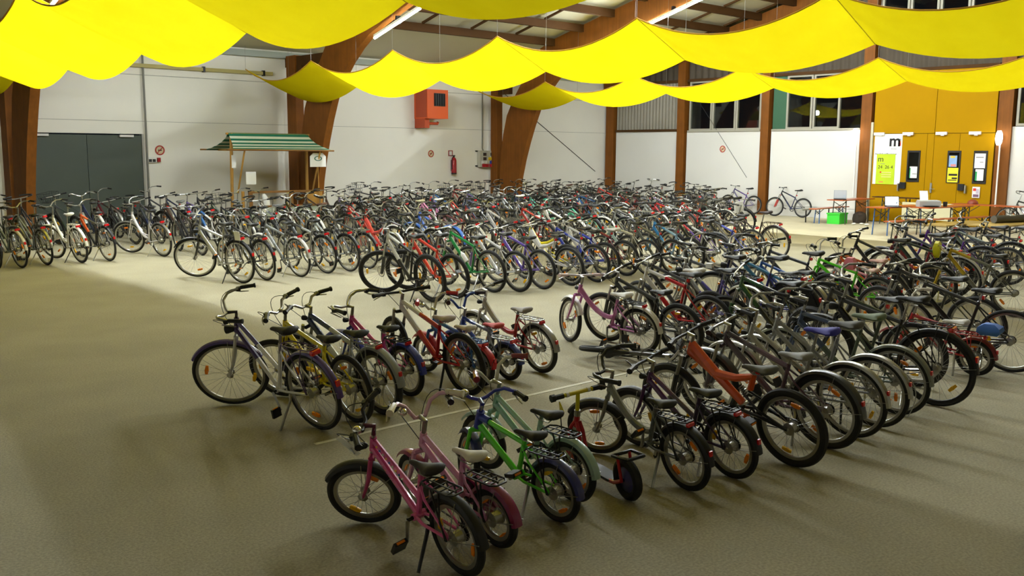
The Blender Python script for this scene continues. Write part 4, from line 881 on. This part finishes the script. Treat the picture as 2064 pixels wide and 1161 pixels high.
bike(6.36, 3.51, 89, 'mtb', .28, '4a3f4a', '5a3f52', guard='3c3d3c', lean=8, label='dark bicycle with long dark grey mudguard right of the orange bike', steer=5, sc=1.06, saddle='8a8a86')
bike(6.77, 3.53, 90, 'lady', .30, 'b9bab2', '8f9089', guard='alu', lean=8, label='silver bicycle with blue saddle and silver mudguards, front right block', saddle='3430a0', steer=4, sc=1.0)
bike(7.17, 3.55, 90, 'lady', .30, '9a9c9c', '8a8c90', guard='alu', lean=8, label='grey ladies bicycle with bright silver mudguard and dangling cable', steer=3, saddle='55534f')
addpart(BIKES[-1], 'dangling_cable', MB().tube(curve(V((-.2, .07, .58)), V((-.5, .1, .5)), V((-.34, .12, .2)), 8), .004, 4), M_STEEL, None, True)
bike(7.67, 3.61, 90, 'city', .30, '3a4c70', '51604f', guard='7d8276', lean=8, label='dark blue bicycle with greenish grey mudguard, front right block', saddle='6c7a5c', steer=5)
bike(8.19, 3.51, 92, 'city', .345, '1e1e1e', '1a1a1a', guard='black', rack='black', lean=8, label='large black bicycle with black rack, end of front right block', steer=5, rim='black')
bike(8.75, 3.95, 90, 'mtb', .32, '24262a', '2e3a28', lean=8, label='black mountain bike partly behind the large black bicycle', steer=-6, tier=1)
bike(9.64, 3.76, 93, 'kid', .17, 'b3161f', 'a3141d', bar='kid', barm='d8d4cc', grip='d8d4cc', saddle='d4d0c6', guard='7a1018', rack='b3161f', lean=7, label='small red childrens bicycle with white saddle and blue carrier bag', sc=1.12)
o = addpart(BIKES[-1], 'carrier_bag', MB().loft([[(x * s - .12, y * s, z) for x, y in ((-.14, -.09), (.14, -.09), (.14, .09), (-.14, .09))] for z, s in ((.4, .5), (.43, .7), (.47, .65), (.5, .3))]), mat('bag_blue', '3a6ab8', .6), None, True)
bike(10.07, 3.59, 92, 'city', .33, '1f211f', '1c1c1c', lean=8, label='black bicycle at far right edge behind the small red one', steer=8, kick=True)
bike(8.95, 5.15, 88, 'mtb', .31, '2f5a33', '23262a', lean=8, label='black and green mountain bike frame left of the small red bicycle', steer=20, tier=1)
bike(10.75, 4.2, 93, 'mtb', .33, '26282a', '3a3a30', lean=8, label='dark mountain bike at right edge behind the black bicycle', steer=-10, tier=1)
# ---- second row: from the purple-white bicycle to the lying one
bike(3.74, 6.42, 99, 'lady', .33, '4b3a70', 'dcdad6', fork='c9c7c2', bar='city', barm='alu', saddle='1f1d1c', guard='4a3576', rack='4a3566', lean=12, steer=42, label='purple and white ladies bicycle with purple mudguards, left end of row', sc=.98, bell=False, stem='2a2030')
bike(4.06, 6.4, 93, 'kid', .27, 'f0da1e', 'e4d01c', fork='f0da1e', bar='riser', barm='alu', saddle='1f1d1c', lean=9, steer=30, label='yellow childrens mountain bike behind the purple and white bicycle', sc=1.08, rim=None, kick=False)
bike(4.36, 6.45, 95, 'mtb', .27, '1f2f5a', 'b9bcc0', fork='20284a', bar='riser', saddle='252423', guard='8f9290', rack='8f9290', lean=9, steer=12, label='dark blue and silver childrens bicycle with grey mudguard', sc=1.08)
bike(4.88, 6.8, 93, 'kidlady', .22, 'c92c7c', 'd84496', fork='2b3a9a', bar='city', barm='alu', saddle='1b1a1a', guard='2f3aa0', rack='black', lean=8, steer=18, label='magenta childrens bicycle with royal blue mudguards', sc=1.1)
bike(5.3, 6.48, 90, 'mtb', .275, 'dad8d4', 'c4101c', fork='1c1c1c', bar='flat', barm='black', lean=8, steer=-10, label='white and red childrens mountain bike with bare wheels', sc=1.08, saddle='b9a9a6')
bike(5.62, 6.66, 92, 'kid', .17, '3f7fd0', '2d5fb8', fork='2d5fb8', bar='kid', barm='d8d4cc', grip='c4161f', saddle='c4bdb6', guard='c4161f', rack='3f7fd0', lean=6, label='small blue childrens bicycle with red grips and red mudguard', sc=1.14, bell=True)
bike(5.97, 6.66, 92, 'kid', .165, '2b4aa8', '9aa0a8', fork='2b4aa8', bar='kid', barm='2b4aa8', grip='3a2026', saddle='c9403a', guard='2b3a80', rack='alu', lean=6, label='small blue and silver childrens bicycle with red saddle cover', sc=1.12)
bike(6.42, 6.68, 90, 'kidlow', .23, 'b9b4ae', 'b3161c', fork='b9b4ae', bar='flat', barm='alu', saddle='9a928c', guard='alu', rack='alu', lean=8, steer=6, label='red and silver step-through bicycle with silver rack beside the fallen bike', sc=1.1)
bike(7.86, 6.6, 95, 'kidlow', .235, 'c470b8', 'c478b4', fork='c470b8', bar='flat', barm='e4d8dc', grip='e6cdd0', saddle='e9e7e2', guard='e9e7e2', rack='black', lean=7, steer=-25, label='lilac pink step-through bicycle with white saddle and white mudguards', sc=1.12)
bike(8.1, 6.22, 90, 'mtb', .285, '2c2e28', '30322c', fork='1c1c1c', bar='flat', lean=8, steer=10, label='dark mountain bike right behind the lilac bicycle', sc=1.06)
bike(8.75, 6.32, 92, 'mtb', .31, 'dedcd8', 'c01420', fork='c8c6c2', lean=8, label='red and white mountain bike among the dark bicycles', steer=8, saddle='4a4846')
bike(9.05, 6.5, 90, 'mtb', .31, '2e2e30', '3c3c40', lean=8, label='charcoal mountain bike with white saddle beside the red and white one', steer=-6, saddle='d8d4c8')
bike(9.4, 6.27, 90, 'lady', .33, 'a9aaa6', '5a50a8', guard='alu', lean=8, label='silver and violet ladies bicycle with silver mudguard in right block', steer=6)
bike(9.75, 6.45, 91, 'city', .335, '55585a', '4a4d50', guard='black', rack='black', lean=8, label='dark grey trekking bicycle with white tag on the top tube', steer=3)
o = addpart(BIKES[-1], 'paper_tag', MB().box((0, 0, 0), (.09, .05, .06)), M_PAP); o.location = mix(BIKES[-1]['g'].Ht, BIKES[-1]['g'].S, .5)
bike(10.11, 6.09, 94, 'lady', .345, '1d1f45', '2a2f90', guard='black', rack='black', lean=8, label='black and dark blue ladies bicycle with black skirt guard', steer=3)
g = BIKES[-1]['g']
addpart(BIKES[-1], 'skirt_guard', MB().revolve([(.08, .065), (.33, .05), (.33, .053), (.08, .068)], 14, 0, math.radians(20), math.radians(170)), M_DKM).location = g.RH
# ---- lying bicycle
g = geo('mtb', .27)
r = bike(7.55, 6.78, -62, 'mtb', .27, '2a2b2a', '3a3b38', fork='2a2b2a', bar='flat', barm='alu', lean=-80, steer=-45, label='black childrens bicycle lying on its side on the floor', kick=False, z=.07, saddle='1d1c1b', grip='1d1c1b')
kk = addpart(r, 'kickstand', MB().tube([(.2, .04, .2), (.12, .25, .18)], .011, 6), M_ALU, None, True)
# ---- scooter
sc_ = empty('kick_scooter', (4.42, 3.78, 0), math.radians(80)); tag(sc_, 'red kick scooter with yellow T handlebar and black rear tyre', 'scooter')
sc_.rotation_euler = (-math.radians(6), 0, math.radians(76)); sc_.scale = (1.05,) * 3
Pr = paint('b8141f'); Ry = paint('d9c61a')
for nm, x0 in (('rear_wheel', 0.), ('front_wheel', .66)):
    wo = obj(nm, tyre_mb(MB(), .135, .03, 30, 8).mesh('tyre', [M_RUB], True), sc_, (x0, 0, .135))
    obj('rim', MB().revolve([(.012, -.03), (.08, -.012), (.08, .012), (.012, .03)], 18).mesh('rim', [paint('3a3a7a') if x0 == 0 else Pr], True), wo)
mb = MB()
for s in (-1, 1): mb.tube([(.0, s * .045, .135), (.08, s * .045, .1), (.2, s * .03, .08), (.44, s * .02, .09), (.49, s * .02, .16), (.51, s * .015, .3), (.535, s * .01, .36)], .013, 7); mb.tube([(.0, s * .045, .135), (.03, s * .045, .29)], .01, 6)
obj('frame', mb.mesh('fr', [Pr], True), sc_)
obj('deck', MB().b2((.12, -.05, .085), (.42, .05, .1)).mesh('deck', [M_DKM]), sc_)
mb = MB()
for s in (-1, 1): mb.tube([(.66, s * .045, .135), (.61, s * .045, .25), (.57, s * .03, .33), (.55, 0, .37)], .013, 7)
obj('fork', mb.tube([(.56, 0, .32), (.538, 0, .42)], .02, 8).mesh('fk', [Pr], True), sc_)
hb = obj('handlebar', MB().tube([(.54, 0, .4), (.51, 0, .56)], .014, 8).tube([(.51, -.13, .565), (.51, .13, .565)], .014, 8).mesh('hb', [Ry], True), sc_)
for s in (-1, 1):
    obj('grip', MB().tube([(.51, s * .11, .565), (.51, s * .17, .565), (.51, s * .175, .565), (.51, s * .2, .565)], [.018, .018, .026, .026], 8).mesh('gp', [M_BLK], True), hb); obj('bar_band', MB().tube([(.51, s * .07, .565), (.51, s * .09, .565)], .0165, 8).mesh('bb', [M_WHT], True), hb)
obj('foot_rest', MB().tube([(.04, -.07, .29), (-.1, -.06, .3), (-.1, .06, .3), (.04, .07, .29)], .012, 6, 0, True).mesh('fr2', [M_DKM], True), sc_)
obj('clamp', MB().tube([(.54, 0, .4), (.532, 0, .44)], .022, 8).mesh('cl', [M_ALU], True), sc_)
fl_ = obj('flag', MB().tube([(.6, .09, .1), (.6, .09, .5)], .004, 4, 1).prism([(.6, .5), (.55, .44), (.6, .4)], 1, .087, .093, 0).mesh('flag', [Ry, M_DKM]), sc_)

# ---- central block front row (w about 10.9)
R1 = 'central block front row'
bike(8.29, 10.94, 92, 'mtb', .345, 'c9c8c2', '1a1a1a', fork='161616', lean=9, steer=42, label='black and silver mountain bike with disc brakes, front corner of central block', sc=1.06, rim='black', tier=0, kick=True)
g = BIKES[-1]['g']; o = addpart(BIKES[-1], 'brake_disc', MB().revolve([(.07, .034), (.085, .034), (.085, .037), (.07, .037)], 20), M_STEEL); o.location = g.FH
bike(8.78, 11.0, 93, 'mtb', .335, 'c8321e', 'd8381c', fork='1a1a1a', lean=8, steer=32, label='red orange mountain bike with black wheels in central front row', sc=1.04, rim='black')
r = bike(9.6, 11.1, 92, 'mtb', .33, '0f8a3e', '12803a', fork='0f8a3e', lean=8, label='green mountain bike with white bottle in central front row', sc=1.04)
g = r['g']; o = addpart(r, 'bottle', MB().loft([[(q * math.cos(a * math.pi / 5), q * math.sin(a * math.pi / 5), z) for a in range(10)] for q, z in ((.034, 0), (.036, .13), (.03, .15), (.015, .165), (.013, .19))]), M_WHT, None, True); o.matrix_local = Matrix.Translation(mix(g.Hb, g.BB, .75) + V((-.02, 0, .03))) @ Matrix.Rotation(math.radians(40), 4, 'Y')
bike(9.95, 10.88, 92, 'mtb', .335, 'd6d3d0', 'cfcdca', fork='8a70b0', lean=8, label='white mountain bike beside the green one in central front row', steer=8)
bike(10.45, 10.85, 91, 'mtb', .33, '6a4fa8', '5a4298', fork='c9c7c2', lean=8, label='violet mountain bike in central front row')
bike(11.1, 10.86, 91, 'susp', .33, 'd9d6d0', 'd6d3cc', susp='b9b6b0', lean=8, label='white full suspension bike in central front row', steer=-6)
bike(11.42, 11.2, 92, 'susp', .33, 'd9c81e', 'd9c81e', susp='d9c81e', lean=8, label='bright yellow full suspension bike in central front row', steer=6)
bike(11.72, 10.86, 92, 'mtb', .335, '2a3aa0', '8a90b0', fork='1e1e20', lean=8, label='blue and grey mountain bike right of the yellow one', steer=4)
bike(12.2, 11.05, 91, 'mtb', .33, 'c9c7c2', '2a3ab0', lean=8, label='white and blue mountain bike in central front row')
bike(12.75, 11.1, 92, 'mtb', .33, 'cfcdca', '7a1420', saddle='d8d4ce', lean=8, label='white and dark red mountain bike with white and red saddle')
bike(13.07, 10.84, 90, 'city', .335, '9ab0a4', 'b9b49a', lean=8, label='pale grey green bicycle with silver rims in central front row')
bike(13.48, 10.58, 88, 'mtb', .335, '5a5c50', '4a4c42', lean=8, label='olive grey mountain bike in central front row')
bike(14.07, 10.65, 88, 'mtb', .335, '2f8ac8', '8fb4cc', lean=8, label='sky blue mountain bike in central front row')
bike(14.83, 10.6, 90, 'mtb', .335, '26282a', 'b3b2ac', lean=8, label='black mountain bike with bright fork right of the sky blue one')
bike(15.2, 10.9, 90, 'lady', .335, 'c41f2a', '5a3a8a', guard='black', lean=8, label='red and violet ladies bicycle in central front row')
bike(15.67, 10.52, 88, 'mtb', .335, '2a2c2a', '3a48a8', lean=8, label='black and blue mountain bike near right end of central front row')
bike(16.4, 10.9, 90, 'city', .34, '5a5448', '4a463c', lean=8, label='grey brown trekking bicycle beside the brown ladies bicycle', rack='black')
r = bike(17.2, 10.87, 89, 'lady', .345, '3a2620', '33211c', fork='3a2620', guard='33211c', rack='33211c', saddle='2a1a16', lean=8, label='dark brown ladies bicycle with white paper sign, right end of row', sc=1.03)
o = addpart(r, 'paper_sign', MB().b2((-.008, -.15, -.11), (.008, .15, .11)), M_PAP); o.location = r['g'].Ht + V((.0, 0, .14))
# ---- central block second row, left end (w about 14.6)
R2 = 'central block second row'
bike(7.07, 14.54, 103, 'city', .35, 'b3b4b0', 'bdbdb8', fork='161616', guard='black', rack='black', lean=9, steer=36, label='silver trekking bicycle with white paper tag, left corner of central block', sc=1.05, row=None, bar='flat')
o = addpart(BIKES[-1], 'paper_tag', MB().box((-.12, .06, .79), (.13, .006, .14)), M_PAP)
bike(7.54, 14.62, 95, 'city', .35, '26282a', '2a2c2e', guard='black', rack='black', lean=8, label='black trekking bicycle next to the silver one with paper tag', steer=4)
bike(8.21, 14.65, 96, 'city', .35, '8a8d8c', '70736f', guard='d9d7d0', rack='black', lean=8, label='grey trekking bicycle with bright white rear mudguard', steer=4)
bike(8.81, 14.77, 96, 'city', .35, '3a3c3c', '9c9d98', guard='black', rack='black', lean=8, label='dark trekking bicycle with silver top tube behind the white mudguard')
bike(9.27, 14.74, 96, 'lady', .35, 'a9aca8', '9da09c', guard='black', rack='black', lean=8, label='silver grey curved frame ladies bicycle with black mudguards')
bike(9.74, 14.85, 96, 'city', .345, '2c2e30', '3a3c3e', guard='black', rack='alu', lean=8, label='dark bicycle with silver rack behind the black corner mountain bike')
# ---- left group row (w about 19.1)
bike(4.45, 19.05, 98, 'lady', .35, '2f3a32', '3a4a3c', guard='black', rack='black', lean=8, label='dark green ladies bicycle cut by the left picture edge')
bike(4.87, 19.02, 98, 'lady', .35, '3a4a40', '7a8478', guard='d6d2c4', rack='black', lean=8, label='grey green bicycle with cream mudguard end, far left group', saddle='3a3448')
bike(5.36, 19.2, 98, 'lady', .35, '8d9494', '808884', guard='alu', rack='black', lean=8, label='silver grey ladies bicycle in far left group', steer=10)
bike(5.97, 19.14, 98, 'low', .35, 'e3e0cf', 'e6e3d4', fork='e6e3d4', guard='e9e6d8', rack='e3e0cf', saddle='e6e3da', lean=8, label='cream white step-through bicycle with white saddle in far left group', steer=18)
bike(6.5, 19.14, 98, 'city', .35, 'd8581a', '1e2022', fork='1e2022', guard='black', rack='alu', lean=8, label='black and orange bicycle in far left group', steer=10)
bike(7.63, 19.26, 103, 'low', .35, 'd8d4d6', 'd4d0d2', fork='d8d6d2', guard='alu', rack='black', lean=8, steer=28, label='white and pale pink bicycle standing apart behind the silver one')
# ---- right block continuing second row, explicit colours
b = bike(12.14, 6.05, 91, 'kid', .26, '55d41e', '55d41e', bar='kid', barm='d8d6d0', saddle='e0c8c0', lean=8, label='bright lime green childrens bicycle with pink bag in right block', sc=1.1)
addpart(b, 'pink_bag', MB().loft([[(x * s + .3, y * s + .1, z) for x, y in ((-.1, -.07), (.1, -.07), (.1, .07), (-.1, .07))] for z, s in ((.6, .4), (.63, .6), (.7, .65), (.75, .4))]), mat('bag_pink', 'd97a80', .6), None, True)
bike(13.3, 6.4, 91, 'kid', .24, 'c8501e', 'b8481c', bar='kid', saddle='e3b8b4', lean=8, label='orange childrens bicycle with pink saddle in right block', sc=1.1)
bike(14.3, 5.9, 91, 'city', .35, '2f3a2f', '26302a', guard='c9c8c0', rack='alu', lean=8, label='dark green trekking bicycle with silver mudguard, upper right block')
b = bike(13.6, 4.85, 92, 'mtb', .33, 'b89a1a', '6a6a5a', lean=8, steer=15, label='bicycle with yellow bag on handlebar at right picture edge')
addpart(b, 'yellow_bag', MB().loft([[(x * s, y * s, z) for x, y in ((-.07, -.15), (.07, -.15), (.07, .15), (-.07, .15))] for z, s in ((-.16, .45), (-.1, .62), (.0, .66), (.05, .4))]), mat('bag_yellow', 'ddd616', .6), b['ho'], True).location = (.14, 0, -.02)

# ---- procedural rows
COLS = [('1c1c1e', 'black', 34), ('26282c', 'charcoal', 10), ('8e908d', 'silver', 12), ('b9b9b3', 'light grey', 8), ('3c3f42', 'dark grey', 10), ('1f2a4a', 'dark blue', 7), ('5a1a22', 'dark red', 4), ('2a3c30', 'dark green', 6), ('d0cec8', 'white', 6), ('4a3428', 'brown', 4), ('6a5a8a', 'violet', 3), ('2f5f9a', 'blue', 4), ('b02a22', 'red', 2), ('7fa896', 'mint', 1), ('4f5a52', 'grey green', 5)]
CN = {c: n for c, n, _ in COLS}
def rcol(): return random.choices([c for c, _, _ in COLS], [q for _, _, q in COLS])[0]
KW = {'city': 'trekking bike', 'lady': 'ladies bike', 'low': 'step-through bike', 'mtb': 'mountain bike', 'susp': 'suspension bike', 'road': 'road bike', 'kid': 'childrens bike', 'kidlow': 'girls bike', 'kidlady': 'girls bike'}
def fill(rowname, w, u0, u1, step, tier, kinds, yaw=93, over=None, R=None):
    u = u0; k = 0; over = dict(over or {})
    while u <= u1:
        if any(abs(u - r['u']) < .34 and abs(w - r['w']) < 1.0 for r in BIKES): u += .12; continue
        kind = random.choices([q for q, _ in kinds], [p for _, p in kinds])[0]
        A = rcol(); B = A if random.random() < .6 else rcol()
        kw = dict(rim='black' if random.random() < .4 else None, amber=2 if tier == 0 else 1, lean=8., steer=random.uniform(-12, 18), tier=tier, row=rowname, sc=random.uniform(1.0, 1.06))
        if kind in ('city', 'lady', 'low'):
            kw['guard'] = random.choice(['black', 'black', 'alu', 'd6d4cc']); kw['rack'] = random.choice(['black', 'black', 'alu', None])
            kw['bar'] = random.choice(['city', 'city', 'flat', 'butterfly', 'riser']); rr = random.choice([.345, .35])
            if random.random() < .07: kw['basket'] = True
        else: rr = random.choice([.33, .335])
        if kind.startswith('kid'): rr = R or .25; kw['bar'] = 'kid'
        if random.random() < .12: kw['saddle'] = random.choice(['d8d4c8', '5a3a28', '6a6a66'])
        key = next((q for q in over if abs(q - u) < step * .51), None)
        if key is not None:
            o_ = over.pop(key); kind = o_.pop('kind', kind); A = o_.pop('A', A); B = o_.pop('B', A); rr = o_.pop('R', rr if not kind.startswith('kid') else .25); kw.update(o_)
        bike(u + random.uniform(-.07, .07), w + random.uniform(-.16, .16), yaw + random.uniform(-5, 5), kind, rr, A, B, **kw)
        u += step * random.uniform(.88, 1.14); k += 1
MIX = [('city', 5), ('lady', 4), ('mtb', 4), ('low', 1)]
fill('right block back row', 6.3, 10.55, 11.7, .52, 0, [('mtb', 3), ('lady', 2), ('kid', 2)], 92, {10.6: dict(kind='mtb', A='1f6a8a', R=.29), 11.1: dict(kind='mtb', A='2a5fb0', R=.29), 11.6: dict(kind='mtb', A='30343a', R=.3)})
fill('right block back row', 6.25, 12.6, 18.2, .55, 1, [('mtb', 3), ('lady', 3), ('city', 3), ('kid', 1)], 92, {15.6: dict(kind='lady', A='5a2a8a'), 14.9: dict(kind='low', A='6a1420', B='8a1a26', bar='city'), 12.7: dict(kind='kid', A='d8cfd2', B='d48a98', R=.24, saddle='e3c0b8')})
fill('central block second row', 14.8, 10.25, 22.2, .5, 1, MIX, 95, {10.5: dict(kind='susp', A='c8301e', R=.33), 11.0: dict(kind='susp', A='d2361e', R=.33), 11.6: dict(kind='mtb', A='2a5fc0', B='26282c', guard='2f6fd0'), 13.6: dict(kind='mtb', A='d8d6d2'), 15.2: dict(kind='mtb', A='d4d2cc'), 16.4: dict(kind='lady', A='3fae86', B='62b89a'), 19.2: dict(kind='city', A='b01a20', B='c9c6be'), 20.6: dict(kind='lady', A='c42a2a')})
fill('central block third row', 19.0, 8.3, 27.0, .56, 2, MIX, 95, {15.0: dict(kind='lady', A='d88ab4', B='d88ab4', saddle='d8d2bc'), 12.9: dict(kind='lady', A='b8342e'), 14.4: dict(kind='lady', A='d0c8b0', saddle='d8d2bc'), 19.0: dict(kind='lady', A='2f9a78', B='58c09a', saddle='2f9a78'), 22.6: dict(kind='lady', A='8a2028', B='b02a30', guard='b02a22', rim=None)})
fill('rear block fourth row', 22.0, 4.4, 27.2, .62, 2, MIX, 95, {6.0: dict(kind='lady', A='1e1e20', bar='butterfly'), 25.0: dict(kind='mtb', A='c02a24')})
fill('rear block fifth row', 24.3, 16.0, 27.6, .75, 2, MIX, 95)
fill('rear block fifth row', 24.1, 8.4, 11.2, .6, 2, MIX, 95, {9.0: dict(bar='butterfly', kind='city', A='26282c')})
# bicycles leaning on the walls
WK = dict(tier=2, kick=False)
bike(29.12, 17.45, 92, 'mtb', .335, '23252b', '2a3050', fork='c42a20', lean=-4, label='black mountain bike with red fork leaning alone on the white gable wall', steer=6, kick=False, tier=1, amber=0)
bike(29.15, 19.45, 92, 'mtb', .34, '4a3f6a', '5a3f8a', lean=-4, label='dark violet mountain bike leaning on gable wall beside the timber column', **WK)
bike(29.15, 21.3, 92, 'mtb', .335, '2a2a30', '38304a', lean=-4, label='dark mountain bike leaning on gable wall left of the violet one', **WK)
bike(29.1, 23.4, 90, 'city', .345, '26282a', lean=-4, label='black bicycle leaning on gable wall below the corrugated panel, second from corner', **WK)
bike(29.1, 25.2, 90, 'mtb', .335, '2c2c2c', lean=-4, label='black bicycle leaning on gable wall nearest the corner column', **WK)
bike(22.0, 26.62, 178, 'road', .335, 'c02a2a', 'c02a2a', lean=-4, label='red racing bicycle leaning on the white wall under the power box', **WK)
bike(24.75, 26.6, 178, 'road', .335, '2a2c30', lean=-4, label='black racing bicycle leaning on the wall right of the far arch', **WK)
bike(26.5, 26.55, 178, 'road', .335, '30343c', lean=-4, label='dark racing bicycle leaning on the wall, second from the far arch', **WK)
bike(28.3, 26.5, 178, 'mtb', .335, '2a2a2a', lean=-4, label='black mountain bike leaning on the long wall nearest the corner', **WK)
bike(19.8, 26.55, 170, 'mtb', .335, '3a3a44', lean=-4, label='dark mountain bike leaning on the wall below the fire extinguisher', **WK)
bike(17.9, 26.55, 172, 'city', .345, '2e2e30', lean=-4, label='dark bicycle leaning on the wall below the orange heater', **WK)
r = bike(28.9, 9.6, 91, 'city', .345, '262a26', lean=-4, label='dark bicycle with green child seat bag by the right gate post', **WK)
addpart(r, 'pannier_bag', MB().loft([[(x * s + .0, y * s, z) for x, y in ((-.17, -.12), (.17, -.12), (.17, .12), (-.17, .12))] for z, s in ((.8, .8), (.95, 1), (1.15, 1.1), (1.2, .8))]), mat('bag_green', '25382c', .7), None, True)
# ---- labels for the row bicycles: numbered along their row as seen from the camera
def px(r):
    d = Vector((r['u'], r['w'], .5)) - Vector((0, 0, CAM_H)); return d.dot(_R) / d.dot(_fw)
ROWN = [(5.2, 'front row'), (8, 'second row'), (12, 'third row'), (16, 'fourth row'), (20.3, 'fifth row'), (23.2, 'sixth row'), (25.5, 'seventh row'), (99, 'wall row')]
rows = {}
for r in BIKES:
    r['o']['group'] = 'second-hand bicycles parked in the hall'
    if r['label']: r['o']['label'] = r['label']
    if r['u'] < 28.5: rows.setdefault(next(n for q, n in ROWN if r['w'] < q), []).append(r)
def ordn(n): return f"{n}{'th' if 10 <= n % 100 <= 20 else {1: 'st', 2: 'nd', 3: 'rd'}.get(n % 10, 'th')}"
def cname(c):
    if c in CN: return CN[c]
    v = [int(c[i:i + 2], 16) for i in (0, 2, 4)]
    return CN[min(CN, key=lambda q: sum((int(q[i:i + 2], 16) - x) ** 2 for i, x in zip((0, 2, 4), v)))]
for name, L in rows.items():
    L.sort(key=px)
    for i, r in enumerate(L):
        if not r['label']:
            ft = ' with basket' if r['basket'] else ' with silver rack' if r['rack'] == 'alu' else ' with silver mudguards' if r['guard'] == 'alu' else ' with pale saddle' if r['saddle'] == 'd8d4c8' else ''
            r['o']['label'] = f"{cname(r['A'])} {KW[r['kind']]}{ft}, {ordn(i + 1)} from left in {name} from camera"
